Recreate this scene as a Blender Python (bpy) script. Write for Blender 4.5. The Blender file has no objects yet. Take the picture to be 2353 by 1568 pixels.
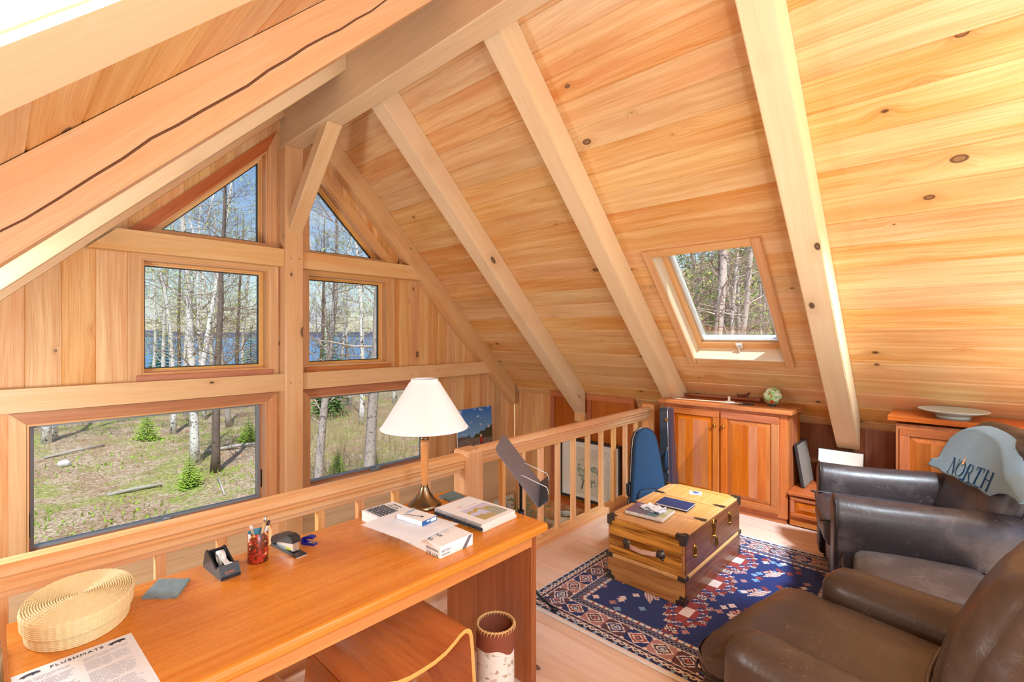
import bpy, math, random
from mathutils import Vector, Matrix, Euler
R = random.Random(11)
SC = bpy.context.scene
COL = SC.collection
PI = math.pi
H = 1.55                                   # eye height
# ------------------------------------------------------------------ node helper
class G:
    def __init__(s, name):
        s.m = bpy.data.materials.new(name); s.m.use_nodes = True
        s.t = s.m.node_tree; s.t.nodes.clear()
        s.out = s.t.nodes.new('ShaderNodeOutputMaterial')
    def n(s, typ, ins=None, **props):
        nd = s.t.nodes.new(typ)
        for k, v in props.items(): setattr(nd, k, v)
        for k, v in (ins or {}).items():
            if hasattr(v, 'is_output') or isinstance(v, bpy.types.NodeSocket): s.t.links.new(v, nd.inputs[k])
            else: nd.inputs[k].default_value = v
        return nd
    def math(s, op, a, b=0.0, c=None, clamp=False):
        ins = {0: a, 1: b}
        if c is not None: ins[2] = c
        nd = s.n('ShaderNodeMath', ins, operation=op); nd.use_clamp = clamp
        return nd.outputs[0]
    def vmul(s, v, k):
        return s.n('ShaderNodeVectorMath', {0: v, 1: k}, operation='MULTIPLY').outputs[0]
    def vadd(s, v, k):
        return s.n('ShaderNodeVectorMath', {0: v, 1: k}, operation='ADD').outputs[0]
    def comb(s, x, y, z):
        return s.n('ShaderNodeCombineXYZ', {0: x, 1: y, 2: z}).outputs[0]
    def sep(s, v):
        return s.n('ShaderNodeSeparateXYZ', {0: v}).outputs
    def noise(s, v, scale=1.0, detail=2.0, rough=0.5, out=0):
        return s.n('ShaderNodeTexNoise', {'Vector': v, 'Scale': scale, 'Detail': detail, 'Roughness': rough}).outputs[out]
    def ss(s, x, a, b):                    # smooth step a..b -> 0..1
        nd = s.n('ShaderNodeMapRange', {'Value': x, 'From Min': a, 'From Max': b}, interpolation_type='SMOOTHSTEP')
        return nd.outputs[0]
    def mix(s, f, a, b, blend='MIX'):
        nd = s.n('ShaderNodeMix', None, data_type='RGBA', blend_type=blend)
        for k, v in ((0, f), (6, a), (7, b)):
            if isinstance(v, bpy.types.NodeSocket): s.t.links.new(v, nd.inputs[k])
            else: nd.inputs[k].default_value = v if k == 0 else (*v, 1)[:4]
        return nd.outputs[2]
    def attr(s, name):
        return s.n('ShaderNodeAttribute', attribute_name=name)
    def bsdf(s, color, rough=0.5, metal=0.0, spec=0.5, normal=None, **kw):
        ins = {'Roughness': rough, 'Metallic': metal, 'Specular IOR Level': spec}
        ins['Base Color'] = color if isinstance(color, bpy.types.NodeSocket) else (*color, 1)
        if normal is not None: ins['Normal'] = normal
        for k, v in kw.items(): ins[k.replace('_', ' ')] = v
        b = s.n('ShaderNodeBsdfPrincipled', ins)
        s.t.links.new(b.outputs[0], s.out.inputs[0]); return b
    def bump(s, h, strength=0.2, dist=0.01):
        return s.n('ShaderNodeBump', {'Height': h, 'Strength': strength, 'Distance': dist}).outputs[0]
def c8(r, g, b):                            # sRGB 0..255 -> linear
    f = lambda x: (x/255/12.92) if x <= 10 else ((x/255+0.055)/1.055)**2.4
    return (f(r), f(g), f(b))
MATS = {}
def plain(name, rgb, rough=0.5, metal=0.0, spec=0.5, var=0.0, vs=30, bump=0.0, **kw):
    if name in MATS: return MATS[name]
    g = G(name); col = rgb
    p = g.attr('gc').outputs[1]
    nz = g.noise(p, vs, 3) if (var or bump) else None
    if var:
        col = g.mix(nz, tuple(x*(1-var) for x in rgb), tuple(min(1, x*(1+var)) for x in rgb))
    g.bsdf(col, rough, metal, spec, g.bump(nz, bump, .004) if bump else None, **kw)
    MATS[name] = g.m; return g.m
def wood(name, light, dark, knot=(0.16, 0.07, 0.03), kp=0.35, kx=3.2, ky=5.0, gx=0.9, gy=26.0, tone=0.16, rough=0.42, spec=0.4, contrast=1.0, fig=0.5, red=None, kz=None):
    g = G(name)
    a = g.attr('gc').outputs[1]; pid = g.attr('pid').outputs[2]
    oi = g.n('ShaderNodeObjectInfo').outputs['Random']
    off = g.math('MULTIPLY', oi, 23.0)
    v = g.vadd(a, g.comb(off, off, off))
    x, y, z = g.sep(v)
    if kp > 0:
        kv = g.n('ShaderNodeTexVoronoi', {'Vector': g.vmul(v, (kx, ky, ky if kz is None else kz)), 'Scale': 1.0, 'Randomness': 1.0}, feature='F1')
        d = kv.outputs['Distance']; kc = g.sep(kv.outputs['Color'])
        on = g.math('LESS_THAN', kc[0], kp)
        rad = g.math('MULTIPLY_ADD', g.math('POWER', kc[1], 2.0), 0.095, 0.03)
        q = g.math('DIVIDE', d, rad)
        infl = g.math('MULTIPLY', g.math('EXPONENT', g.math('MULTIPLY', g.math('MULTIPLY', q, q), -0.16)), on)
    else:
        infl = 0.0
    warp = g.noise(g.vmul(v, (0.8, 3.0, 3.0)), 1.0, 1)
    yw = g.math('ADD', y, g.math('MULTIPLY', warp, 0.09))
    zw = g.math('ADD', z, g.math('MULTIPLY', warp, 0.05))
    if kp > 0:
        yw = g.math('ADD', yw, g.math('MULTIPLY', infl, 0.05))
    n1 = g.noise(g.comb(g.math('MULTIPLY', x, gx), g.math('MULTIPLY', yw, gy), g.math('MULTIPLY', zw, gy)), 1.0, 3, 0.6)
    n2 = g.noise(g.comb(g.math('MULTIPLY', x, gx*3), g.math('MULTIPLY', yw, gy*7), g.math('MULTIPLY', zw, gy*7)), 1.0, 1, 0.5)
    n3 = g.noise(g.comb(g.math('MULTIPLY', x, gx*.8), g.math('MULTIPLY', yw, gy*.16), g.math('MULTIPLY', zw, gy*.16)), 1.0, 1, 0.5)
    f = g.math('ADD', g.math('MULTIPLY', n1, 1-fig*.6), g.math('MULTIPLY', n3, fig*.6))
    f = g.math('MULTIPLY_ADD', g.math('SUBTRACT', n2, 0.5), 0.35, f)
    f = g.math('ADD', g.math('MULTIPLY', g.math('SUBTRACT', f, 0.5), 2.2*contrast), 0.5, clamp=True)
    col = g.mix(f, light, dark)
    if red:
        rr = g.ss(g.noise(g.vmul(v, (.7, 5, 5)), 1.0, 2), .52, .75)
        col = g.mix(g.math('MULTIPLY', rr, .55), col, red)
    # piece to piece tone
    w = g.n('ShaderNodeTexWhiteNoise', {'Vector': g.comb(pid, oi, 0.3)}, noise_dimensions='3D')
    tv = g.math('MULTIPLY_ADD', w.outputs[0], 2*tone, 1-tone)
    hs = g.n('ShaderNodeHueSaturation', {'Hue': g.math('MULTIPLY_ADD', g.sep(w.outputs[1])[1], 0.016, 0.492), 'Saturation': g.math('MULTIPLY_ADD', g.sep(w.outputs[1])[2], .22, .89), 'Value': tv, 'Color': col})
    col = hs.outputs[0]
    if kp > 0:
        km = g.math('MULTIPLY', g.ss(q, 1.15, 0.75), on)
        ring = g.math('MULTIPLY', g.ss(g.math('ABSOLUTE', g.math('SUBTRACT', q, 0.9)), .3, 0.05), on)
        halo = g.math('MULTIPLY', infl, 0.42)
        col = g.mix(halo, col, tuple(knot[i]*.35+dark[i]*.65 for i in range(3)))
        col = g.mix(g.math('MULTIPLY', km, .75), col, tuple(min(1, knot[i]*1.15) for i in range(3)))
        col = g.mix(g.math('MULTIPLY', ring, .8), col, tuple(knot[i]*.45 for i in range(3)))
    g.bsdf(col, g.math('MULTIPLY_ADD', n2, .12, rough-.06), 0, spec)
    MATS[name] = g.m; return g.m
# ------------------------------------------------------------------ mesh builder
class MB:
    def __init__(s): s.v = []; s.g = []; s.p = []; s.f = []; s.sm = []; s.fc = []; s.fm = []; s.col = None
    def add(s, verts, faces, gcs=None, smooth=False, pid=None, col=None, mi=0):
        o = len(s.v); pid = R.random()*50 if pid is None else pid
        s.v += [tuple(q) for q in verts]; s.g += [tuple(q) for q in (gcs or verts)]
        s.p += [pid]*len(verts)
        for f in faces:
            s.f.append(tuple(i+o for i in f)); s.sm.append(smooth); s.fc.append(col); s.fm.append(mi)
        return s
    def box(s, c, size, M=None, ch=0.003, grain=0, col=None, mi=0):
        hx, hy, hz = (q/2 for q in size); ch = min(ch, hx*.6, hy*.6, hz*.6)
        hs = (hx, hy, hz); vs = []; idx = {}
        for sx in (-1, 1):
            for sy in (-1, 1):
                for sz in (-1, 1):
                    for a in range(3):
                        q = [sx*hs[0], sy*hs[1], sz*hs[2]]; sg = (sx, sy, sz)
                        for b in range(3):
                            if b != a: q[b] -= sg[b]*ch
                        idx[(sx, sy, sz, a)] = len(vs); vs.append(q)
        fs = []
        def quad(keys, nrm):
            ids = [idx[k] for k in keys]
            p0, p1, p2 = (Vector(vs[ids[i]]) for i in range(3))
            if (p1-p0).cross(p2-p0).dot(Vector(nrm)) < 0: ids.reverse()
            fs.append(ids)
        for a in range(3):
            b, c2 = [(1, 2), (0, 2), (0, 1)][a]
            for sg in (-1, 1):
                ks = []
                for (u, w) in ((-1, -1), (1, -1), (1, 1), (-1, 1)):
                    t = [0, 0, 0]; t[a] = sg; t[b] = u; t[c2] = w; ks.append((*t, a))
                nr = [0, 0, 0]; nr[a] = sg; quad(ks, nr)
        for a in range(3):                  # edges along axis a
            b, c2 = [(1, 2), (0, 2), (0, 1)][a]
            for u in (-1, 1):
                for w in (-1, 1):
                    t0 = [0, 0, 0]; t0[a] = -1; t0[b] = u; t0[c2] = w
                    t1 = list(t0); t1[a] = 1
                    nr = [0, 0, 0]; nr[b] = u; nr[c2] = w
                    quad([(*t0, b), (*t1, b), (*t1, c2), (*t0, c2)], nr)
        for sx in (-1, 1):
            for sy in (-1, 1):
                for sz in (-1, 1): quad([(sx, sy, sz, a) for a in range(3)], (sx, sy, sz))
        o = R.random()*40
        perm = [(0, 1, 2), (1, 0, 2), (2, 0, 1)][grain]
        gc = [(q[perm[0]]+o, q[perm[1]]+o*.7, q[perm[2]]+o*.3) for q in vs]
        M = M or Matrix.Identity(3); c = Vector(c)
        if len(M) == 4: M3 = M.to_3x3(); c = M @ c; M = M3
        return s.add([c + M @ Vector(q) for q in vs], fs, gc, col=col, mi=mi)
    def plank(s, p0, p1, w, h, up=(0, 0, 1), ch=0.004, col=None, mi=0):
        p0, p1 = Vector(p0), Vector(p1); x = (p1-p0).normalized()
        y = Vector(up).cross(x).normalized(); z = x.cross(y)
        M = Matrix((x, y, z)).transposed()
        return s.box((p0+p1)/2, ((p1-p0).length, w, h), M, ch, 0, col, mi)
    def prism(s, poly, a, b, fr, grain='u', smooth=False, cap=True, col=None, mi=0, pid=None, k=None):
        """poly (u,v) in frame fr=(origin,U,V,W) extruded along W from a to b"""
        o, U, V, W = (Vector(q) for q in fr)
        ar = sum(poly[i][0]*poly[(i+1) % len(poly)][1]-poly[(i+1) % len(poly)][0]*poly[i][1] for i in range(len(poly)))
        n = len(poly); vs = []; gc = []; k = R.random()*40 if k is None else k
        for w in (a, b):
            for (u, v) in poly:
                vs.append(o+U*u+V*v+W*w)
                t = {'u': (u, v, w), 'v': (v, u, w), 'w': (w, u, v)}[grain]
                gc.append((t[0]+k, t[1]+k*.7, t[2]+k*.3))
        fs = [(i, (i+1) % n, (i+1) % n+n, i+n) for i in range(n)]
        if cap: fs += [tuple(range(n-1, -1, -1)), tuple(range(n, 2*n))]
        ccw = (ar > 0) == (U.cross(V).dot(W) > 0)
        if not ccw: fs = [tuple(reversed(f)) for f in fs]
        s.add(vs, fs, gc, smooth, pid=pid, col=col, mi=mi)
        if smooth and cap: s.sm[-1] = s.sm[-2] = False
        return s
    def tube(s, pts, rad, n=8, cap=True, col=None, mi=0, smooth=True):
        pts = [Vector(p) for p in pts]; m = len(pts)
        if not hasattr(rad, '__len__'): rad = [rad]*m
        t0 = (pts[1]-pts[0]).normalized()
        a = t0.cross(Vector((0, 0, 1)));
        if a.length < .05: a = t0.cross(Vector((1, 0, 0)))
        a.normalize(); vs = []; gc = []; L = 0
        for i, p in enumerate(pts):
            t = (pts[min(i+1, m-1)]-pts[max(i-1, 0)])
            t = t.normalized() if t.length > 1e-9 else t0
            a = (a - t*a.dot(t)).normalized(); b = t.cross(a)
            if i: L += (p-pts[i-1]).length
            for k in range(n):
                th = 2*PI*k/n; cx, sy = math.cos(th), math.sin(th)
                vs.append(p+a*(rad[i]*cx)+b*(rad[i]*sy)); gc.append((L, rad[i]*cx, rad[i]*sy))
        fs = [(i*n+k, i*n+(k+1) % n, (i+1)*n+(k+1) % n, (i+1)*n+k) for i in range(m-1) for k in range(n)]
        if cap: fs += [tuple(range(n-1, -1, -1)), tuple(range((m-1)*n, m*n))]
        s.add(vs, fs, gc, smooth, col=col, mi=mi)
        if cap and smooth: s.sm[-1] = s.sm[-2] = False
        return s
    def lathe(s, prof, n=32, c=(0, 0, 0), sx=1, sy=1, cap=False, col=None, mi=0, M=None):
        c = Vector(c); vs = []; m = len(prof); M = M or Matrix.Identity(3)
        for (r, z) in prof:
            for k in range(n):
                th = 2*PI*k/n; vs.append(c+M @ Vector((r*math.cos(th)*sx, r*math.sin(th)*sy, z)))
        fs = [(i*n+k, i*n+(k+1) % n, (i+1)*n+(k+1) % n, (i+1)*n+k) for i in range(m-1) for k in range(n)]
        gc = [(q[2]-c[2], q[0]-c[0], q[1]-c[1]) for q in vs]
        if cap: fs += [tuple(range(n-1, -1, -1)), tuple(range((m-1)*n, m*n))]
        s.add(vs, fs, gc, True, col=col, mi=mi)
        if cap: s.sm[-1] = s.sm[-2] = False
        return s
    def grid(s, fn, nu, nv, closed_u=False, smooth=True, colf=None, flip=False):
        vs = [Vector(fn(i/nu, j/nv)) for j in range(nv+1) for i in range(nu+1)]
        st = nu+1; o = len(s.v)
        s.add(vs, [], None)
        for j in range(nv):
            for i in range(nu):
                f = (o+j*st+i, o+j*st+i+1, o+(j+1)*st+i+1, o+(j+1)*st+i)
                s.f.append(tuple(reversed(f)) if flip else f); s.sm.append(smooth); s.fm.append(0)
                s.fc.append(colf((i+.5)/nu, (j+.5)/nv) if colf else None)
        return s
    def rbox(s, size, c=(0, 0, 0), r=0.05, puff=(0, 0, 0), n=10, M=None, wr=0.0, seed=0, shape=None):
        """soft upholstered block: rounded edges, puffed faces"""
        hx, hy, hz = (q/2 for q in size); h = Vector((hx, hy, hz)); M = M or Matrix.Identity(3); c = Vector(c)
        vs = {}; lst = []; fs = []; r = min(r, hx, hy, hz)
        from mathutils import noise as mn
        def pt(q):
            k = tuple(round(t, 5) for t in q)
            if k in vs: return vs[k]
            p = Vector((q[0]*hx, q[1]*hy, q[2]*hz))
            inner = Vector([max(-h[i]+r, min(h[i]-r, p[i])) for i in range(3)])
            d = p-inner
            if d.length > 1e-9: p = inner+d.normalized()*r
            for i in range(3):
                o = [j for j in range(3) if j != i]
                w = (1-q[o[0]]**2)*(1-q[o[1]]**2)
                if abs(q[i]) > .999: p[i] += math.copysign(puff[i]*w**.7, q[i])
                else: p[i] += puff[i]*w**.7*q[i]
            if wr:
                nz = mn.noise(p*9+Vector((seed, 0, 0)))+.6*mn.noise(p*23+Vector((seed, 5, 0)))
                p = p+Vector((q[0], q[1], q[2])).normalized()*wr*nz
            if shape: p = shape(p)
            vs[k] = len(lst); lst.append(c+M @ p); return vs[k]
        for a in range(3):
            b, d2 = [(1, 2), (2, 0), (0, 1)][a]
            for sg in (-1, 1):
                for i in range(n):
                    for j in range(n):
                        qs = []
                        for (u, w) in ((i, j), (i+1, j), (i+1, j+1), (i, j+1)):
                            t = [0, 0, 0]; t[a] = sg
                            t[b] = math.sin((u/n*2-1)*PI/2)*.25+(u/n*2-1)*.75; t[d2] = math.sin((w/n*2-1)*PI/2)*.25+(w/n*2-1)*.75
                            if u in (0, n): t[b] = -1 if u == 0 else 1
                            if w in (0, n): t[d2] = -1 if w == 0 else 1
                            qs.append(pt(t))
                        fs.append(qs if sg > 0 else qs[::-1])
        return s.add(lst, fs, None, True)
    def build(s, name, mat, parent=None, M=None, subsurf=0):
        """link as one object; geometry is given in world space (or in M's space)"""
        me = bpy.data.meshes.new(name)
        if M is None and parent is None:
            xs = [Vector(q) for q in s.v]; lo = Vector([min(q[i] for q in xs) for i in range(3)]); hi = Vector([max(q[i] for q in xs) for i in range(3)])
            org = Vector(((lo.x+hi.x)/2, (lo.y+hi.y)/2, lo.z)); M = Matrix.Translation(org)
        if M is None: M = parent.matrix_basis.copy() if parent.parent is None else W(parent)
        inv = M.inverted()
        me.from_pydata([inv @ Vector(q) for q in s.v], [], s.f)
        a = me.attributes.new('gc', 'FLOAT_VECTOR', 'POINT'); a.data.foreach_set('vector', [t for q in s.g for t in q])
        a = me.attributes.new('pid', 'FLOAT', 'POINT'); a.data.foreach_set('value', s.p)
        me.polygons.foreach_set('use_smooth', s.sm)
        if any(k is not None for k in s.fc):
            ca = me.color_attributes.new('col', 'FLOAT_COLOR', 'CORNER'); L = []
            for f, k in zip(s.f, s.fc): L += list((*(k or (.8, .8, .8)), 1))*len(f)
            ca.data.foreach_set('color', L)
        for mm in (mat if isinstance(mat, (list, tuple)) else [mat]): me.materials.append(MATS[mm] if isinstance(mm, str) else mm)
        me.polygons.foreach_set('material_index', s.fm)
        me.update(); me.validate()
        o = bpy.data.objects.new(name, me); COL.objects.link(o)
        if parent is not None:
            o.parent = parent; o.matrix_basis = W(parent).inverted() @ M
        else: o.matrix_basis = M
        if subsurf:
            md = o.modifiers.new('Subdivision', 'SUBSURF'); md.levels = md.render_levels = subsurf
        return o
def W(o):
    return o.matrix_basis if o.parent is None else W(o.parent) @ o.matrix_basis
def tag(o, label=None, cat=None, group=None, kind=None):
    if label: o['label'] = label
    if cat: o['category'] = cat
    if group: o['group'] = group
    if kind: o['kind'] = kind
    return o
def empty(name, loc, label=None, cat=None, group=None, rz=0.0, kind=None):
    o = bpy.data.objects.new(name, None); COL.objects.link(o); o.empty_display_size = .1
    o.matrix_basis = Matrix.Translation(Vector(loc)) @ Matrix.Rotation(rz, 4, 'Z')
    return tag(o, label, cat, group, kind)
def copy_tree(o, parent=None):
    c = o.copy(); COL.objects.link(c)
    if parent is not None: c.parent = parent
    for ch in [q for q in bpy.data.objects if q.parent == o]: copy_tree(ch, c)
    return c
def text_mb(txt, size, M, depth=.0006, spacing=1.0, shear=0.0):
    """letters as a flat mesh lying in the XY plane of matrix M (origin = left end of the baseline)"""
    cu = bpy.data.curves.new('t', 'FONT'); cu.body = txt; cu.size = size; cu.extrude = depth/2; cu.space_character = spacing; cu.shear = shear; cu.resolution_u = 3
    ob = bpy.data.objects.new('t', cu); COL.objects.link(ob)
    bpy.context.view_layer.update()
    dg = bpy.context.evaluated_depsgraph_get(); me = bpy.data.meshes.new_from_object(ob.evaluated_get(dg))
    mb = MB(); mb.add([M @ v.co for v in me.vertices], [tuple(p.vertices) for p in me.polygons])
    bpy.data.objects.remove(ob); bpy.data.curves.remove(cu); bpy.data.meshes.remove(me)
    return mb
def frame(o, x, y):                         # 4x4 with given X, Y axes
    x = Vector(x).normalized(); y = Vector(y); y = (y-x*x.dot(y)).normalized(); z = x.cross(y)
    M = Matrix((x, y, z)).transposed().to_4x4(); M.translation = Vector(o); return M
# ------------------------------------------------------------------ materials
wood('pine_boards', c8(242, 208, 156), c8(214, 152, 88), contrast=1.25, kp=.75, kx=3.4, ky=5.6, kz=.01, tone=.07, fig=.8, red=c8(216, 146, 92), rough=.36)
wood('pine_wall', c8(240, 200, 146), c8(210, 144, 84), contrast=1.25, kp=.75, kx=3.0, ky=5.4, kz=.01, tone=.07, fig=.8, red=c8(214, 138, 84))
wood('timber', c8(244, 222, 184), c8(234, 196, 146), kp=.7, kx=2.6, ky=4.4, gy=20, tone=.05, fig=.7, contrast=.8, rough=.4)
wood('timber_tan', c8(238, 202, 156), c8(222, 170, 116), kp=.7, kx=2.4, ky=4.4, gy=20, tone=.06, fig=.7, contrast=.9, red=c8(222, 146, 84))
wood('fir_trim', c8(230, 182, 130), c8(208, 148, 96), kp=0, gy=40, tone=.08, fig=.3)
wood('fir_rail', c8(246, 205, 156), c8(226, 158, 98), kp=.1, kx=2, ky=4, gy=42, tone=.06, fig=.3, red=c8(224, 140, 80))
wood('red_trim', c8(206, 138, 92), c8(176, 100, 60), kp=0, gy=36, tone=.06, fig=.3)
wood('floor_pine', c8(242, 220, 204), c8(220, 186, 164), contrast=1.2, kp=.35, kx=2.4, ky=5, gy=22, tone=.08, fig=.6, rough=.3, knot=(.2, .09, .05))
wood('cherry', c8(206, 122, 66), c8(164, 82, 40), kp=0, gx=1.2, gy=16, tone=.12, fig=.6, rough=.32)
wood('cherry_dark', c8(166, 98, 66), c8(118, 64, 42), kp=.2, kx=2.5, ky=4, gy=18, tone=.14, fig=.6, rough=.4)
wood('teak', c8(236, 166, 96), c8(208, 128, 66), kp=0, gx=.8, gy=34, tone=.06, fig=.45, rough=.27, spec=.5)
wood('teak_dark', c8(184, 106, 66), c8(140, 72, 42), kp=0, gx=.8, gy=34, tone=.05, fig=.45, rough=.3)
wood('bent_ply', c8(226, 140, 62), c8(176, 96, 36), kp=0, gx=2.2, gy=7, tone=.05, fig=.8, rough=.25)
wood('ply_edge', c8(246, 196, 128), c8(230, 170, 100), kp=0, gy=60, tone=.03)
wood('oak', c8(214, 158, 104), c8(146, 94, 54), kp=0, gx=2.0, gy=46, tone=.05, fig=.5, contrast=1.25, rough=.33)
wood('oak_shaded', c8(150, 86, 46), c8(92, 46, 22), kp=0, gx=2.0, gy=50, tone=.05, fig=.4, rough=.24)  # same oak for the trunk front, its shade put into the colour
wood('oak_light', c8(234, 184, 122), c8(204, 146, 84), kp=0, gx=2, gy=60, tone=.05, fig=.3, rough=.33)
wood('lamp_wood', c8(222, 148, 78), c8(190, 112, 48), kp=0, gy=40, tone=.03, rough=.3)
wood('grey_log', c8(206, 200, 190), c8(150, 142, 130), kp=0, gy=30, tone=.1, rough=.9)
wood('flute_wood', c8(176, 98, 62), c8(126, 60, 36), kp=0, gy=60, tone=.05, rough=.4)
plain('brass', c8(206, 160, 80), .28, 1.0)
plain('antique_brass', c8(138, 122, 98), .25, 1.0, var=.15, vs=20)
plain('dark_metal', c8(96, 92, 88), .42, .85, var=.25, vs=60)
plain('black_metal', c8(28, 30, 36), .4, .2)
plain('grey_paint', c8(150, 160, 168), .4, .3)
plain('alu', c8(226, 232, 236), .3, .4)
plain('chrome', c8(170, 172, 176), .2, 1.0)
plain('shade', c8(236, 240, 246), .9, 0, .1, Subsurface_Weight=0.0)
plain('white_paper', c8(238, 243, 252), .7, 0, .3)
plain('white_card', c8(244, 246, 250), .45, 0, .4)
plain('page_edge', c8(236, 234, 228), .8, 0, .1, var=.05, vs=400)
plain('ink', c8(60, 66, 78), .7, 0, .2)
plain('ink_grey', c8(186, 192, 204), .8, 0, .1)
plain('ink_blue', c8(36, 104, 176), .5)
plain('ink_red', c8(196, 64, 60), .6)
plain('slate', c8(126, 150, 160), .6, 0, .4, var=.22, vs=45, bump=.6)
plain('slate_dark', c8(104, 128, 132), .6, 0, .4, var=.25, vs=60, bump=.7)
plain('black_plastic', c8(40, 44, 52), .35, 0, .5)
plain('brown_plastic', c8(112, 82, 62), .35, 0, .5, var=.1, vs=14)
plain('tape', c8(230, 236, 240), .2, 0, .5)
plain('orange_print', c8(236, 132, 40), .5)
plain('blue_plastic', c8(34, 34, 148), .22, 0, .6)
plain('steel', c8(206, 206, 204), .25, .9)
plain('yellow_green', c8(206, 214, 40), .4)
plain('cup_blue', c8(70, 150, 190), .4)
plain('pencil_tan', c8(214, 172, 120), .5)
plain('pen_white', c8(226, 224, 222), .35)
plain('pen_dark', c8(60, 52, 50), .35)
plain('leather_strap', c8(226, 186, 168), .5, 0, .4, var=.1, vs=60)
plain('navy_cover', c8(48, 62, 108), .55, 0, .3, var=.06, vs=90)
plain('case_blue', c8(36, 66, 96), .75, 0, .25, var=.18, vs=260, bump=.15)
plain('case_trim', c8(24, 30, 44), .5, 0, .4)
plain('case_black', c8(40, 48, 58), .36, 0, .5, var=.12, vs=120, bump=.1)
plain('case_plum', c8(62, 52, 66), .42, 0, .5, var=.12, vs=160, bump=.1)
plain('clear_wire', c8(222, 222, 226), .3, .3)
plain('bark_leather', c8(142, 78, 56), .7, 0, .2, var=.14, vs=40, bump=.3)
plain('stitch', c8(222, 178, 120), .8, 0, .1, var=.12, vs=120)
plain('mat_white', c8(236, 238, 236), .8, 0, .1)
plain('dark_frame', c8(46, 42, 42), .45)
plain('stoneware', c8(190, 198, 188), .3, 0, .5, var=.06, vs=120)
plain('greyboard', c8(136, 126, 116), .7, 0, .2, var=.14, vs=160)
plain('straw_dark', c8(120, 96, 70), .9, 0, .1, var=.3, vs=60)
plain('leaf_grey', c8(136, 158, 130), .7, 0, .2, var=.25, vs=30)
plain('red_box', c8(178, 52, 40), .5)
plain('pale_stone', c8(206, 200, 192), .8, 0, .2, var=.1, vs=12)
plain('cord_black', c8(30, 28, 28), .5)
plain('bow_stick', c8(110, 60, 36), .35)
plain('bow_hair', c8(230, 224, 208), .5)
def colmat(name, rough=.8, spec=.2, bump=0.0, scale=300, sheen=0.0):
    g = G(name); a = g.attr('col').outputs[0]
    nz = g.noise(g.attr('gc').outputs[1], scale, 2)
    col = g.mix(1.0, a, g.mix(nz, (.86, .86, .86), (1.1, 1.1, 1.1)), 'MULTIPLY') if bump else a
    g.bsdf(col, rough, 0, spec, g.bump(nz, bump, .003) if bump else None, **({'Sheen_Weight': sheen} if sheen else {}))
    MATS[name] = g.m
colmat('wool', .95, .1, .5, 420, .15); colmat('print', .55, .35); colmat('canvas', .7, .2)
def leather(name, base, worn, wornamt, rough=.33, fine=120):
    g = G(name); p = g.attr('gc').outputs[1]
    n = g.noise(p, 4.0, 4, .6); n2 = g.noise(p, fine, 2); n3 = g.noise(p, 11, 5, .7)
    s1 = g.math('ABSOLUTE', g.math('SUBTRACT', g.noise(g.vmul(p, (14, 60, 30)), 1, 2), .5)); s2 = g.math('ABSOLUTE', g.math('SUBTRACT', g.noise(g.vmul(p, (55, 16, 26)), 1, 2), .5))
    scr = g.math('MULTIPLY', g.ss(g.math('MINIMUM', s1, s2), .016, .002), g.ss(n3, .52, .66))
    wr = g.math('MULTIPLY', g.ss(n, .48, .72), wornamt)
    col = g.mix(wr, base, worn)
    col = g.mix(g.math('MULTIPLY', scr, .5), col, tuple(min(1, q*1.9) for q in worn))
    col = g.mix(g.math('MULTIPLY', n2, .18), col, tuple(q*.5 for q in base))
    hgt = g.math('ADD', g.math('MULTIPLY', n3, .8), g.math('MULTIPLY', n2, .2))
    g.bsdf(col, g.math('MULTIPLY_ADD', n3, .22, rough-.1), 0, .5, g.bump(hgt, .35, .006))
    MATS[name] = g.m
leather('leather_brown', c8(72, 55, 44), c8(96, 77, 64), .6, .34)
leather('leather_dark', c8(52, 44, 46), c8(104, 92, 90), .7, .4)
leather('leather_side', c8(40, 34, 36), c8(62, 52, 52), .5, .42)
leather('leather_grey', c8(98, 92, 92), c8(140, 134, 134), .8, .55, 220)
plain('piping', c8(40, 32, 30), .4, 0, .5)
def fleece():
    g = G('fleece'); p = g.attr('gc').outputs[1]; n = g.noise(p, 260, 3, .7)
    g.bsdf(g.mix(n, c8(88, 112, 126), c8(136, 158, 168)), .95, 0, .05, g.bump(n, .8, .004), Sheen_Weight=.2); MATS['fleece'] = g.m
fleece(); plain('navy_print', c8(28, 58, 92), .9, 0, .05); plain('flame_print', c8(226, 172, 120), .9, 0, .05)
def glass(name, tint):
    g = G(name)
    tr = g.n('ShaderNodeBsdfTransparent', {'Color': (*tint, 1)}).outputs[0]
    gl = g.n('ShaderNodeBsdfGlossy', {'Color': (1, 1, 1, 1), 'Roughness': .02}).outputs[0]
    fr = g.n('ShaderNodeFresnel', {'IOR': 1.35}).outputs[0]
    mx = g.n('ShaderNodeMixShader', {0: g.math('MULTIPLY', fr, .5), 1: tr, 2: gl}); g.t.links.new(mx.outputs[0], g.out.inputs[0]); MATS[name] = g.m
glass('glass', (.57, .585, .60)); glass('clear_glass', (.76, .77, .78))
def birch(name, white, mark, scale=1.0):
    g = G(name); p = g.attr('gc').outputs[1]; x, y, z = g.sep(p)
    oi = g.math('MULTIPLY', g.n('ShaderNodeObjectInfo').outputs['Random'], 31.0)
    q = g.comb(g.math('MULTIPLY', g.math('ADD', x, oi), 16*scale), g.math('MULTIPLY', y, 9*scale), g.math('MULTIPLY', z, 9*scale))
    n = g.noise(q, 1.0, 3, .6); n2 = g.noise(p, 5*scale, 3)
    m = g.math('MAXIMUM', g.ss(n, .56, .66), g.ss(n2, .6, .72))
    g.bsdf(g.mix(m, white, mark), .85, 0, .15); MATS[name] = g.m
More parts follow.
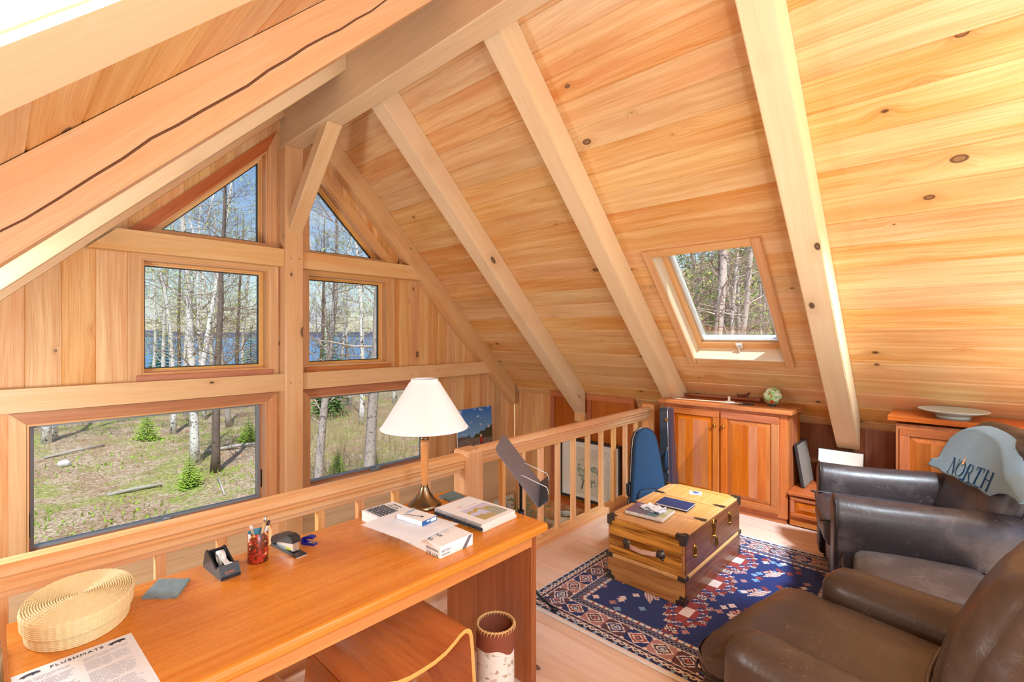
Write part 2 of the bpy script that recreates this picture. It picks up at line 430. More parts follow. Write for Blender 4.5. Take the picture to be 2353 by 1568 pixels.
birch('birch_bark', c8(238, 234, 226), c8(104, 92, 84)); birch('grey_bark', c8(196, 182, 172), c8(112, 98, 90), 2.4); birch('dark_bark', c8(126, 110, 100), c8(72, 62, 56), 2)
birch('birch_basket', c8(240, 236, 226), c8(186, 156, 128), 3.2)
plain('twig', c8(150, 128, 116), .9, 0, .1, var=.2, vs=3)
plain('twig_pale', c8(196, 178, 164), .9, 0, .1, var=.2, vs=3)
plain('leaf_spring', c8(196, 206, 92), .8, 0, .1, var=.3, vs=2)
plain('leaf_green', c8(112, 146, 66), .8, 0, .1, var=.35, vs=2)
plain('needles', c8(92, 128, 62), .85, 0, .1, var=.3, vs=5)
plain('needles_bright', c8(150, 182, 66), .85, 0, .1, var=.25, vs=5)
plain('brush', c8(176, 156, 120), .9, 0, .1, var=.25, vs=3)
# ------------------------------------------------------------------ the house
KR = 4.19                                   # right roof boards: x + (z-H) = KR ; left: (z-H) - x = KL
KL = 0.49
XR = 1.86                                   # ridge centre
YG = 4.59                                   # inner face of the gable wall
YP = 4.72                                   # glass plane
S2 = math.sqrt(.5)
def boards(mb, fr, strips, t=.03, g=.006):
    """strips: (v0, v1, groove0, groove1, [(u0,u1)...], pid); fr=(o,U,V,N)"""
    o, U, V, N = (Vector(q) for q in fr)
    for v0, v1, a, b, ivs, pid in strips:
        pol = ([(v0, -g), (v0+g, 0)] if a else [(v0, 0)])+([(v1-g, 0), (v1, -g)] if b else [(v1, 0)])+[(v1, -t), (v0, -t)]
        for u0, u1 in ivs:
            mb.prism(pol, u0, u1, (o, V, N, U), 'w', pid=pid, k=pid)
def roof(name, x0, sgn, first, last, hole_v, hole_u, y0, y1):
    mb = MB(); p = .127/S2; st = []
    z0 = H+(KR-x0 if sgn > 0 else KL+x0)
    n0 = math.floor(first/p); n1 = math.ceil(last/p)
    for n in range(n0, n1):
        a, b = max(n*p, first), min((n+1)*p, last); pid = R.random()*40
        cuts = [a]+[c for c in hole_v if a+.001 < c < b-.001]+[b]
        for i in range(len(cuts)-1):
            m = (cuts[i]+cuts[i+1])/2
            iv = [(y0, hole_u[0]), (hole_u[1], y1)] if hole_v[0] < m < hole_v[1] else [(y0, y1)]
            st.append((cuts[i], cuts[i+1], i == 0, i == len(cuts)-2, iv, pid))
    boards(mb, ((x0, 0, z0), (0, 1, 0), (S2*sgn, 0, -S2), (-S2*sgn, 0, -S2)), st)
    return tag(mb.build(name, 'pine_boards'), 'sloping tongue-and-groove knotty pine board ceiling, %s side of the ridge' % ('skylight' if sgn > 0 else 'left'), 'ceiling', kind='structure')
roof('ceiling_right', 3.384, 1, (1.93-3.384)/S2, (5.06-3.384)/S2, ((3.555-3.384)/S2, (4.41-3.384)/S2), (1.045, 1.81), -1.6, 4.75)
roof('ceiling_left', .316, -1, (.316-1.79)/S2, (.316+1.3)/S2, ((.316-.155)/S2, (.316+.68)/S2), (2.35, 3.10), -1.6, 4.75)
# rafters -----------------------------------------------------------
def rafter(right, ya, yb, label, mat='timber', tip=None):
    d = Vector((S2, 0, -S2)) if right else Vector((-S2, 0, -S2)); n = Vector((S2, 0, S2)) if right else Vector((-S2, 0, S2))
    un = 3.909 if right else .20
    top = (KR if right else KL)-.004
    xs, xe = (XR+.078, 4.86) if right else (XR-.078, -1.24)
    f = lambda x, k: Vector((x, 0, H+(k-x if right else k+x)))
    P = [f(xs, un), f(xe, un), f(xe, top), f(xs, top)]
    pol = [(p.dot(d), p.dot(n)) for p in P]
    mb = MB(); c = .006
    # chamfered lower arrises: three slices
    lo = [(pol[0][0]+c, pol[0][1]+c), (pol[1][0]-c, pol[1][1]+c), pol[2], pol[3]]
    fr = (Vector((0, 0, 0)), d, n, Vector((0, 1, 0))); k = R.random()*40; pid = R.random()*40
    mb.prism(pol, ya+c, yb-c, fr, 'u', k=k, pid=pid)
    up = [(pol[0][0]+c*2, pol[0][1]+c), (pol[1][0]-0*c, pol[1][1]+c), pol[2], pol[3]]
    mb.prism(up, ya, yb, fr, 'u', k=k, pid=pid)
    o = mb.build('rafter', mat)
    return tag(o, label, 'rafter', 'sloping roof rafters')
rafter(1, 4.48, 4.588, 'right-hand rafter lying against the window wall, crossed by the girt ends', 'timber_tan')
rafter(1, 3.33, 3.495, 'first free rafter out from the window wall on the right, foot above the panelling')
rafter(1, 2.03, 2.185, 'pale rafter whose foot lands behind the cabinet with two doors')
rafter(1, .615, .775, 'broad pale rafter right of the skylight, foot behind the white board')
rafter(0, 4.48, 4.588, 'left-hand rafter lying against the window wall above the triangular window', 'timber_tan')
rafter(0, 3.34, 3.50, 'left rafter seen as a pale strip just above the gable boards')
rafter(0, 2.05, 2.205, 'left rafter with a long dark drying crack along its face', 'timber_tan')
rafter(0, .487, .655, 'nearest, very pale rafter crossing the top left corner')
mb = MB()
pts = []
for i in range(25):                          # the drying crack in the near left rafter
    t = i/24; x = -.25+1.85*t; pts.append((x, 2.0492, H+.2+x+.085+.055*t+.006*math.sin(t*23)+.004*math.sin(t*61)))
mb.tube(pts, [.0012+.0035*math.sin(PI*(i+.6)/25.2) for i in range(25)], 5)
crack = [o for o in bpy.data.objects if o.get('label', '').startswith('left rafter with a long')][0]
mb.build('drying_crack', plain('crack', c8(120, 82, 60), .9, 0, .1, var=.3, vs=40), crack)
mb = MB(); mb.box((XR, 1.5, 3.53), (.162, 6.2, .53), ch=.006, grain=1)
tag(mb.build('ridge_beam', wood('timber_grey', c8(232, 204, 160), c8(206, 170, 124), kp=.3, kx=1.8, ky=3, gy=18, tone=.02, fig=.8, contrast=.8)), 'deep horizontal ridge beam running from the gable post along the roof peak', 'beam')
mb = MB(); mb.box((XR, 4.52, .3825), (.16, .138, 5.765), ch=.005, grain=2)
for z in (2.235, 2.235, 1.12, 1.12): pass
post = tag(mb.build('gable_post', 'timber_tan'), 'vertical square timber post between the left and right gable windows', 'post')
for z in (2.245, 1.115):
    for dx in (-.035, .045):
        mb = MB(); mb.lathe([(.0, -.002), (.0085, -.002), (.009, .001), (0, .002)], 12, (XR+dx, 4.4505, z), M=Matrix.Rotation(PI/2, 3, 'X')); mb.build('peg', 'fir_trim', post)
mb = MB(); mb.plank((XR+.01, 4.50, 2.52), (XR+.01, 3.74, 3.30), .118, .125, up=(1, 0, 0), ch=.005)
tag(mb.build('knee_brace', 'timber_tan'), 'short diagonal brace from the gable post up to the ridge beam', 'brace')
def girt(poly, label):
    mb = MB(); mb.prism(poly, 4.482, 4.589, ((0, 0, 0), (1, 0, 0), (0, 0, 1), (0, 1, 0)), 'u')
    tag(mb.build('girt', 'timber_tan'), label, 'beam', 'horizontal gable girts')
girt([(.437, 2.17), (1.779, 2.17), (1.779, 2.328), (.60, 2.328)], 'upper girt left of the post, under the left triangular window')
girt([(1.941, 2.17), (3.485, 2.17), (3.365, 2.322), (1.941, 2.322)], 'upper girt right of the post, under the right triangular window')
girt([(-.75, 1.042), (1.779, 1.042), (1.779, 1.198), (-.59, 1.198)], 'lower girt left of the post, above the wide low window')
girt([(1.941, 1.042), (4.545, 1.055), (4.42, 1.205), (1.941, 1.198)], 'lower girt right of the post, ending on the rafter behind the lamp shade')
# windows -----------------------------------------------------------
def offs(poly, d):
    n = len(poly); out = []
    for i in range(n):
        p0, p1, p2 = (Vector(poly[(i+k) % n]) for k in (-1, 0, 1))
        e1, e2 = (p1-p0).normalized(), (p2-p1).normalized()
        n1, n2 = Vector((e1.y, -e1.x)), Vector((e2.y, -e2.x))
        b = (n1+n2); b = b/(b.dot(n1)); out.append(tuple(p1+b*d))
    return out
def ring(mb, inner, outer, a, b, hor=0, ver=0, slo=0):
    n = len(inner)
    for i in range(n):
        j = (i+1) % n; q = [Vector(inner[i]), Vector(inner[j]), Vector(outer[j]), Vector(outer[i])]
        e = (q[1]-q[0]).normalized(); U = Vector((e.x, 0, e.y)); V = Vector((e.y, 0, -e.x))
        pol = [(p.x*U.x+p.y*U.z, p.x*V.x+p.y*V.z) for p in q]
        mi = hor if abs(e.y) < .1 else ver if abs(e.x) < .1 else slo
        mb.prism(pol, a, b, ((0, 0, 0), U, V, (0, 1, 0)), 'u', mi=mi)
def window(name, poly, label, lower=False, crank=None, slo=1):
    cx = sum(p[0] for p in poly)/len(poly); zb = min(p[1] for p in poly)
    r = empty(name, (cx, YP, zb), label, 'window', kind='structure')
    mb = MB(); ring(mb, offs(poly, .042), offs(poly, .125), YG-.022, YG+.004, 1 if lower else 0, 0, slo); mb.build('casing', ['fir_trim', 'red_trim'], r)
    mb = MB(); ring(mb, offs(poly, .028), offs(poly, .046), YG-.012, YP+.06); mb.build('jamb', 'fir_trim', r)
    if lower:
        mb = MB(); ring(mb, poly, offs(poly, .020), YP-.03, YP+.02); mb.build('sash', 'grey_paint', r)
        mb = MB(); ring(mb, offs(poly, .020), offs(poly, .03), YP-.05, YP+.02); mb.build('stop', 'red_trim', r)
    else:
        mb = MB(); ring(mb, offs(poly, .004), offs(poly, .016), YP-.03, YP+.02); ring(mb, offs(poly, .0155), offs(poly, .03), YP-.055, YP+.02); mb.build('sash', 'ply_edge', r)
        mb = MB(); ring(mb, offs(poly, -.004), offs(poly, .004), YP-.012, YP+.01); mb.build('gasket', 'black_plastic', r)
        if len(poly) == 4: mb = MB(); mb.box((cx, YG-.024, zb-.083), (poly[1][0]-poly[0][0]+.15, .03, .075), ch=.004); mb.build('sill_board', 'red_trim', r)
    mb = MB(); mb.prism(offs(poly, .006), YP-.003, YP+.003, ((0, 0, 0), (1, 0, 0), (0, 0, 1), (0, 1, 0))); mb.build('pane', 'glass', r)
    if crank is not None:
        mb = MB(); mb.box((crank, YP-.075, zb-.018), (.11, .05, .018), ch=.006); mb.tube([(crank-.01, YP-.085, zb-.01), (crank+.01, YP-.10, zb+.008), (crank+.06, YP-.105, zb+.004)], [.010, .012, .009], 8)
        mb.build('crank_handle', 'grey_paint', r)
        for x in (poly[0][0]-.024, poly[1][0]+.024):
            mb = MB(); mb.box((x, YP-.06, zb+.16), (.008, .02, .16), ch=.002); mb.build('hinge_track', 'black_metal', r)
    return r
WUL = [(.798, 1.287), (1.635, 1.287), (1.635, 2.094), (.798, 2.094)]
WUR = [(2.079, 1.287), (2.873, 1.287), (2.873, 2.094), (2.079, 2.094)]
WLL = [(.179, .086), (1.623, .086), (1.623, .905), (.179, .905)]
WLR = [(2.091, .112), (3.45, .112), (3.45, .915), (2.091, .915)]
WTL = [(.913, 2.40), (1.627, 2.40), (1.627, 3.112)]
WTR = [(2.081, 2.385), (2.785, 2.385), (2.081, 3.09)]
window('window_1', WTL, 'left triangular gable window under the roof slope')
window('window_2', WTR, 'right triangular gable window beside the brace', slo=0)
window('window_3', WUL, 'nearly square window between the girts left of the post')
window('window_4', WUR, 'nearly square window between the girts right of the post')
window('window_5', WLL, 'wide low grey-framed window above the railing on the left', True, .91)
window('window_6', WLR, 'wide low window behind the table lamp', True, 2.81)
holes = [offs(p, .046) for p in (WUL, WUR, WLL, WLR, WTL, WTR)]
def hole_iv(h, x):
    zs = []
    for i in range(len(h)):
        (x0, z0), (x1, z1) = h[i], h[(i+1) % len(h)]
        if min(x0, x1) <= x < max(x0, x1): zs.append(z0+(z1-z0)*(x-x0)/(x1-x0))
    return (min(zs), max(zs)) if len(zs) >= 2 else None
mb = MB(); ZS = -.10; w = .165
bp = set(); edges = set()
x = -1.32
while x < 5.1: edges.add(round(x, 4)); x += w*(.82 if x > 2.0 else 1.1)
bp |= edges
for h in holes:
    for p in h: bp.add(round(p[0], 4))
for h in holes[4:]:
    x0, x1 = min(p[0] for p in h), max(p[0] for p in h)
    for i in range(24): bp.add(round(x0+(x1-x0)*i/24, 4))
bp = sorted(bp); bp = [b for i, b in enumerate(bp) if i == 0 or b-bp[i-1] >= .002]; st = []; pid = 1
for i in range(len(bp)-1):
    a, b = bp[i], bp[i+1]
    if a in edges: pid = R.random()*40
    m = (a+b)/2; top = min(H+KL+m, H+KR-m)+.03
    iv = [(ZS, top)]
    for h in holes:
        q = hole_iv(h, m)
        if q:
            nw = []
            for (u, v) in iv:
                if q[0] > u: nw.append((u, min(v, q[0])))
                if q[1] < v: nw.append((max(u, q[1]), v))
            iv = [t for t in nw if t[1]-t[0] > .003]
    st.append((a, b, a in edges, b in edges, iv, pid))
boards(mb, ((0, YG, 0), (0, 0, 1), (1, 0, 0), (0, -1, 0)), st, t=.06, g=.004)
tag(mb.build('wall_gable', 'pine_wall'), 'window wall of vertical knotty pine boards under the gable', 'wall', kind='structure')
mb = MB(); z = -2.45; st = []
while z < ZS-.01: st.append((z, min(z+.2, ZS), True, True, [(-1.32, 5.1)], R.random()*40)); z += .2
boards(mb, ((0, YG, 0), (1, 0, 0), (0, 0, 1), (0, -1, 0)), st, t=.06, g=.004)
tag(mb.build('wall_below', wood('pine_pale', c8(240, 214, 176), c8(216, 180, 136), kp=.3, tone=.06, fig=.6)), 'horizontal pale pine boarding below the gable windows', 'wall', kind='structure')
# skylights ---------------------------------------------------------
def skylight(name, xa, xb, ya, yb, right, label):
    k = KR if right else KL
    f = lambda x, y, e=0: (Vector((x, y, H+k-x)) + Vector((S2, 0, S2))*e) if right else (Vector((x, y, H+k+x)) + Vector((-S2, 0, S2))*e)
    d = Vector((S2, 0, -S2)) if right else Vector((-S2, 0, -S2)); n = Vector((S2, 0, S2)) if right else Vector((-S2, 0, S2))
    r = empty(name, f((xa+xb)/2, (ya+yb)/2), label, 'skylight', kind='structure')
    L = abs(xb-xa)/S2; o = f(xa, 0)
    def bx(mb, v0, v1, y0, y1, e0, e1, grain, mi=0, ch=.002):
        M = Matrix((d, Vector((0, 1, 0)), n)).transposed()
        if M.determinant() < 0: M = Matrix((d, Vector((0, -1, 0)), n)).transposed()
        mb.box(o+d*((v0+v1)/2)+Vector((0, (y0+y1)/2, 0))+n*((e0+e1)/2), (v1-v0, y1-y0, e1-e0), M, ch, grain, mi=mi)
    mb = MB(); t = .014
    bx(mb, -t, L+t, ya-.012, ya, -.004, .23, 0); bx(mb, -t, L+t, yb, yb+.012, -.004, .23, 0)
    bx(mb, -t, 0, ya, yb, -.004, .23, 1); bx(mb, L, L+t, ya, yb, -.004, .23, 1)
    mb.build('reveal', wood('pale_lining', c8(246, 232, 206), c8(236, 214, 180), kp=0, gy=20, tone=.02) if 'pale_lining' not in MATS else 'pale_lining', r)
    mb = MB(); w = .058
    bx(mb, -w, L+w, ya-w, ya+.004, -.028, -.004, 0); bx(mb, -w, L+w, yb-.004, yb+w, -.028, -.004, 0)
    bx(mb, -w, .004, ya+.004, yb-.004, -.022, -.002, 1)
    mb.build('casing', 'fir_trim', r)
    mb = MB(); s = .05
    bx(mb, .0, L, ya, ya+s, .13, .21, 0); bx(mb, .0, L, yb-s, yb, .13, .21, 0); bx(mb, 0, s, ya+s, yb-s, .13, .21, 1); bx(mb, L-s-.02, L, ya+s, yb-s, .13, .21, 1)
    mb.build('sash', 'fir_rail', r)
    mb = MB(); s2 = .075
    bx(mb, s, L-s-.02, ya+s, ya+s2, .15, .205, 0); bx(mb, s, L-s-.02, yb-s2, yb-s, .15, .205, 0); bx(mb, s, s2, ya+s, yb-s, .15, .205, 1); bx(mb, L-s2-.02, L-s-.02, ya+s, yb-s, .15, .205, 1)
    mb.build('glazing_frame', 'alu', r)
    mb = MB(); bx(mb, s2-.01, L-s2-.01, ya+s2-.01, yb-s2+.01, .17, .176, 0, ch=.0005); mb.build('pane', 'clear_glass', r)
    if right:
        mb = MB(); c = o+d*(L-.05)+Vector((0, (ya+yb)/2+.0, 0))+n*.118
        M = Matrix((d, Vector((0, 1, 0)), n)).transposed()
        mb.box(c, (.05, .055, .014), M, .004); mb.tube([c+d*.0-n*.006, c-n*.03+d*.015, c-n*.035+d*.05], .006, 8); mb.build('latch', 'alu', r)
        mb = MB(); q = c-n*.02+d*.04; lp = []
        for i in range(17): a = 2*PI*i/16; lp.append(q+Vector((0, .012*math.sin(a), -.045+.04*math.cos(a)))+n*-.01)
        mb.tube([c-n*.03+d*.05, q+Vector((0, 0, -.005))]+lp, .0022, 5); mb.build('pull_cord', 'tape', r)
skylight('window_7', 3.562, 4.402, 1.05, 1.805, True, 'skylight in the right roof slope above the cabinet')
skylight('window_8', .15, -.675, 2.355, 3.095, False, 'skylight in the left roof slope')
# floors and other walls ---------------------------------------------
mb = MB(); x = -1.3; st = []
while x < 4.97: st.append((x, min(x+.165, 4.98), True, True, [(-1.6, 2.13)], R.random()*40)); x += .165
boards(mb, ((0, 0, 0), (0, 1, 0), (1, 0, 0), (0, 0, 1)), st, t=.03, g=.0022)
st = [(2.13, 2.245, True, True, [(-1.3, 4.98)], 7.3), (2.245, 2.40, True, True, [(-1.3, 4.98)], 3.3)]
boards(mb, ((0, 0, 0), (1, 0, 0), (0, 1, 0), (0, 0, 1)), st, t=.03, g=.003)
tag(mb.build('floor', 'floor_pine'), 'pale pine plank loft floor', 'floor', kind='structure')
mb = MB(); mb.box((1.84, .4, -.17), (6.28, 4.0, .28), ch=.005); tag(mb.build('trim_1', 'fir_rail'), 'edge of the loft floor structure', 'trim', kind='structure')
mb = MB(); mb.box((1.84, 1.5, -2.5), (6.4, 6.4, .1), ch=.01, grain=1); tag(mb.build('floor_lower', 'pale_stone'), 'floor of the room below the loft', 'floor', kind='structure')
mb = MB(); y = -1.6; st = []
while y < 2.39: st.append((y, y+.2, True, True, [(-.02, .80)], R.random()*40)); y += .2
boards(mb, ((4.98, 0, 0), (0, 0, 1), (0, 1, 0), (-1, 0, 0)), st, t=.05, g=.004)
tag(mb.build('wall_right', 'cherry_dark'), 'low knee wall of dark red boards behind the cabinets', 'wall', kind='structure')
mb = MB(); y = 2.39; st = []
while y < 4.58: st.append((y, min(y+.19, 4.6), True, True, [(-2.45, .80)], R.random()*40)); y += .19
boards(mb, ((4.98, 0, 0), (0, 0, 1), (0, 1, 0), (-1, 0, 0)), st, t=.05, g=.004)
tag(mb.build('wall_right_lower', 'pine_wall'), 'pine wall beyond the railing on the right', 'wall', kind='structure')
mb = MB(); mb.box((-1.29, 1.5, -.8), (.06, 6.2, 3.3), ch=.01, grain=2); tag(mb.build('wall_left', 'pine_wall'), 'low wall under the left roof slope', 'wall', kind='structure')
mb = MB(); FR = ((0, 0, 0), (1, 0, 0), (0, 0, 1), (0, 1, 0))
mb.prism([(.75, 3.0), (2.97, 3.0), (XR+.0, H+KR-XR)], -1.62, -1.55, FR, 'v')
mb.box((-.72, -1.58, .5), (1.2, .07, 1.1), ch=.01, grain=2); mb.box((4.6, -1.58, .45), (.75, .07, 1.0), ch=.01, grain=2)
tag(mb.build('wall_rear', 'pine_wall'), 'unseen rear gable wall with a wide gap added to let daylight in', 'wall', kind='structure')  # out of view; open gap made up to let sky light in
mb = MB(); mb.box((1.8, -5.2, -.2), (16, 7.0, .12), ch=.01); tag(mb.build('floor_bounce', 'pale_stone'), 'unseen pale slab added outside the rear opening to bounce sunlight in', 'floor', kind='structure')  # unseen slab added to bounce sunlight up to the ceiling
# railing -----------------------------------------------------------
rl = empty('loft_railing', (2.3, 2.32, 0), 'wooden balustrade along the loft edge, from behind the desk to the cabinet', 'railing')
mb = MB(); mb.box((2.075, 2.32, .405), (.15, .14, .83), ch=.014, grain=2); mb.build('newel_post', 'fir_rail', rl)
mb = MB(); mb.box((4.565, 2.32, .42), (.15, .14, .86), ch=.012, grain=2); o = mb.build('newel_post', 'fir_rail', rl)
def rail_prof(w, h): return [(-w/2, 0), (w/2, 0), (w/2, h*.25), (w/2+.006, h*.38), (w/2-.002, h*.48), (w/2+.012, h*.62), (w/2+.008, h*.86), (w/2-.012, h), (-w/2+.012, h), (-w/2-.008, h*.86), (-w/2-.012, h*.62), (-w/2+.002, h*.48), (-w/2-.006, h*.38), (-w/2, h*.25)]
for (x0, x1, z0, z1, w) in ((-1.2, 2.0, .715, .80, .088), (2.15, 4.49, .735, .823, .062)):
    mb = MB(); mb.prism(rail_prof(w, z1-z0), x0, x1, ((0, 2.32, z0), (0, 1, 0), (0, 0, 1), (1, 0, 0)), 'w'); mb.build('handrail', 'fir_rail', rl)
    mb = MB(); mb.box(((x0+x1)/2, 2.32, z0-.014), (x1-x0, .05, .03), ch=.003); mb.build('sub_rail', 'fir_rail', rl)
    mb = MB(); mb.box(((x0+x1)/2, 2.32, .018), (x1-x0, .075, .036), ch=.004); mb.build('shoe_rail', 'fir_rail', rl)
xs = [2.385+.2075*i for i in range(11) if 2.385+.2075*i < 4.44]+[.01+.2165*i for i in range(-2, 9)]
for x in xs:
    mb = MB(); zt = .71 if x < 2 else .722
    mb.box((x, 2.32, (zt+.034)/2), (.036, .036, zt-.034), ch=.002, grain=2); mb.build('baluster', 'fir_rail', rl)
mb = MB(); mb.prism([(0, 0), (.02, 0), (.02, .03), (.012, .042), (0, .046)], -1.2, 4.49, ((0, 2.262, 0), (0, -1, 0), (0, 0, 1), (1, 0, 0)), 'w'); mb.build('base_moulding', 'fir_rail', rl)
# ------------------------------------------------------------------ desk and things on it
def straw():
    g = G('straw'); p = g.attr('gc').outputs[1]; n = g.noise(p, 90, 3, .6); n2 = g.noise(p, 9, 2)
    col = g.mix(n, c8(228, 200, 142), c8(252, 236, 196)); col = g.mix(g.math('MULTIPLY', n2, .4), col, c8(236, 208, 150))
    g.bsdf(col, .75, 0, .2, g.bump(n, .5, .003)); MATS['straw'] = g.m
straw()
def cupred():
    g = G('cup_pattern'); p = g.attr('gc').outputs[1]
    v = g.n('ShaderNodeTexVoronoi', {'Vector': p, 'Scale': 110.0}, feature='F1'); c = g.sep(v.outputs[1])
    n = g.noise(p, 40, 3)
    col = g.mix(g.ss(c[0], .3, .7), c8(110, 46, 26), c8(190, 62, 44)); col = g.mix(g.ss(n, .5, .62), col, c8(84, 44, 28)); col = g.mix(g.ss(c[1], .86, .9), col, c8(240, 176, 130))
    g.bsdf(col, .25, 0, .5); MATS['cup_pattern'] = g.m
cupred()
ZD = .722
dk = empty('desk', (.84, 1.66, 0), 'long orange-brown wooden desk with rounded top edge beside the railing', 'desk')
mb = MB(); r = .016; y0, y1 = 1.33, 1.995; zt, zb = ZD, ZD-.040
arc = [(y0+r-r*math.cos(a), zt-r+r*math.sin(a)) for a in [PI/2*i/6 for i in range(7)]]
arcb = [(y0+r-r*math.cos(a), zb+r-r*math.sin(a)) for a in [PI/2*i/6 for i in range(6, -1, -1)]]
mb.prism(arc+[(y1, zt), (y1, zb)]+arcb, .02, 1.655, ((0, 0, 0), (0, 1, 0), (0, 0, 1), (1, 0, 0)), 'w')
mb.build('desk_top', 'teak', dk)
for x in (.055, 1.617):
    mb = MB(); mb.box((x, 1.667, .341), (.034, .58, .682), ch=.003, grain=2); mb.build('side_panel', 'teak_dark', dk)
mb = MB(); mb.box((.836, 1.385, .652), (1.53, .022, .06), ch=.002); mb.build('apron', 'teak', dk)
mb = MB(); mb.box((.836, 1.935, .62), (1.53, .02, .12), ch=.002); mb.build('back_rail', 'teak_dark', dk)
def stool(cx, label):
    r = empty('stool', (cx, 1.53, 0), label, 'stool', 'bent plywood stools at the desk')
    half = [(.0, .412), (.05, .4135), (.10, .422), (.14, .438), (.17, .4535), (.19, .459), (.205, .456), (.216, .446), (.222, .43)]
    legp = [(.222, .43), (.228, .38), (.236, .28), (.244, .16), (.252, 0.0)]
    def ribbon(pts, name, parent):
        mb = MB(); n = len(pts); nr = []
        for i in range(n):
            a, b = Vector(pts[max(i-1, 0)]), Vector(pts[min(i+1, n-1)]); t = (b-a).normalized(); nr.append(Vector((-t.y, t.x)))
        up = [Vector(p)+q*.008 for p, q in zip(pts, nr)]; dn = [Vector(p)-q*.008 for p, q in zip(pts, nr)]
        L = 0; vs = []; gc = []
        for i in range(n):
            if i: L += (Vector(pts[i])-Vector(pts[i-1])).length
            for y in (1.335, 1.70):
                for q in (up[i], dn[i]): vs.append((cx+q.x, y, q.y)); gc.append((y, L, .1 if q is up[i] else 0))
        fs = []; ed = []
        for i in range(n-1):
            o = i*4; p = o+4
            fs += [(o, o+2, p+2, p)[::-1], (o+1, o+3, p+3, p+1)]; ed += [(o, p, p+1, o+1)[::-1], (o+2, o+3, p+3, p+2)[::-1]]
        mb.add(vs, fs, gc, True, pid=cx); mb.build(name, 'bent_ply', parent)
        for q in (0, 1):
            me = MB(); me.add(vs, ed[q::2], [(g[1], g[2], g[0]) for g in gc], False)
            use = sorted({i for f in me.f for i in f}); mp_ = {i: k for k, i in enumerate(use)}
            me.v = [me.v[i] for i in use]; me.g = [me.g[i] for i in use]; me.p = [me.p[i] for i in use]; me.f = [tuple(mp_[i] for i in f) for f in me.f]
            me.build('bare_edge', 'ply_edge', parent)
    ribbon([(-x, z) for x, z in reversed(half)]+half[1:], 'seat', r)
    ribbon(legp, 'leg', r); ribbon([(-x, z) for x, z in reversed(legp)], 'leg', r)
    mb = MB(); mb.box((cx, 1.62, .2), (.46, .016, .09), ch=.002); mb.build('stretcher', 'bent_ply', r)
stool(.985, 'curved plywood stool tucked under the desk, nearest the birch bark basket')
stool(.40, 'curved plywood stool under the left end of the desk, only its corner showing')
mb = MB(); mb.tube([(1.25, 1.72, .012), (1.15, 1.66, .008), (1.08, 1.60, .008), (1.02, 1.585, .008), (.9, 1.6, .008), (.75, 1.75, .008), (.6, 1.9, .008)], .004, 6)
tag(mb.build('power_cord', 'cord_black'), 'black cord lying on the floor under the desk', 'cord')
# birch bark basket
bk = empty('birch_bark_basket', (1.425, 1.425, 0), 'round birch bark waste basket with stitched leather rim under the desk end', 'basket')
mb = MB(); pr = [(.0, .012), (.07, .012), (.0745, .02)]
mb.lathe([(.0, .0), (.074, .0), (.0765, .01), (.079, .14), (.077, .27), (.078, .285)], 40, (1.425, 1.425, 0)); mb.build('bark_body', 'birch_basket', bk)
mb = MB()
def cuff(u, v):
    a = 2*PI*u; low = .262+.012*math.sin(a*2+.6)+.006*math.sin(a*5)
    t = v; z = low+(.345-low)*t; rr = .0805-.001*t
    return (1.425+rr*math.cos(a), 1.425+rr*math.sin(a), z)
mb.grid(cuff, 48, 5); mb.build('leather_cuff', 'bark_leather', bk)
mb = MB(); mb.grid(lambda u, v: (1.425+.0735*math.cos(2*PI*u), 1.425+.0735*math.sin(2*PI*u), .345-.33*v), 40, 6); mb.build('lining', 'bark_leather', bk)
mb = MB(); n = 34
mb.tube([(1.425+.0765*math.cos(2*PI*i/48), 1.425+.0765*math.sin(2*PI*i/48), .347) for i in range(49)], .0042, 6, cap=False)
for i in range(n):
    a = 2*PI*i/n; p = lambda rr, z, da: (1.425+rr*math.cos(a+da), 1.425+rr*math.sin(a+da), z)
    mb.tube([p(.0825, .333, -.03), p(.083, .345, .02), p(.077, .353, .06), p(.071, .345, .1), p(.0715, .336, .12)], .0021, 5)
mb.build('rim_stitching', 'stitch', bk)
# table lamp
lx, ly = 1.413, 1.897
lp = empty('table_lamp', (lx, ly, ZD), 'table lamp with a large white cone shade on a wood and brass stem', 'lamp')
mb = MB(); mb.lathe([(0, 0), (.079, 0), (.080, .008), (.074, .018), (.070, .021), (.066, .024), (.045, .045), (.028, .068), (.019, .09), (.016, .100), (.0165, .104), (.0, .104)], 40, (lx, ly, ZD)); mb.build('base', 'antique_brass', lp)
mb = MB(); mb.lathe([(.0135, .102), (.0165, .15), (.0195, .25), (.0205, .30), (.0195, .325), (0, .326)], 28, (lx, ly, ZD)); mb.build('stem', 'lamp_wood', lp)
mb = MB(); mb.lathe([(.0195, .322), (.0215, .326), (.0215, .333), (.0195, .336)], 28, (lx, ly, ZD)); mb.build('stem_collar', 'antique_brass', lp)
mb = MB(); mb.lathe([(.018, .335), (.030, .342), (.036, .352), (.034, .362), (.022, .370), (.014, .374), (0, .375)], 28, (lx, ly, ZD)); mb.build('stem_cap', 'lamp_wood', lp)
mb = MB(); mb.lathe([(.009, .372), (.009, .42), (.016, .425), (.016, .45), (.0, .45)], 16, (lx, ly, ZD)); mb.build('socket', 'black_metal', lp)
mb = MB(); zs0, zs1 = .378, .617
mb.lathe([(.205, zs0), (.2085, zs0+.001), (.2095, zs0+.006), (.200, zs0+.016), (.074, zs1-.020), (.066, zs1-.012), (.065, zs1-.002), (.063, zs1), (.0615, zs1-.004), (.064, zs1-.02), (.196, zs0+.014), (.205, zs0)], 64, (lx, ly, ZD)); mb.build('lamp_shade', 'shade', lp)
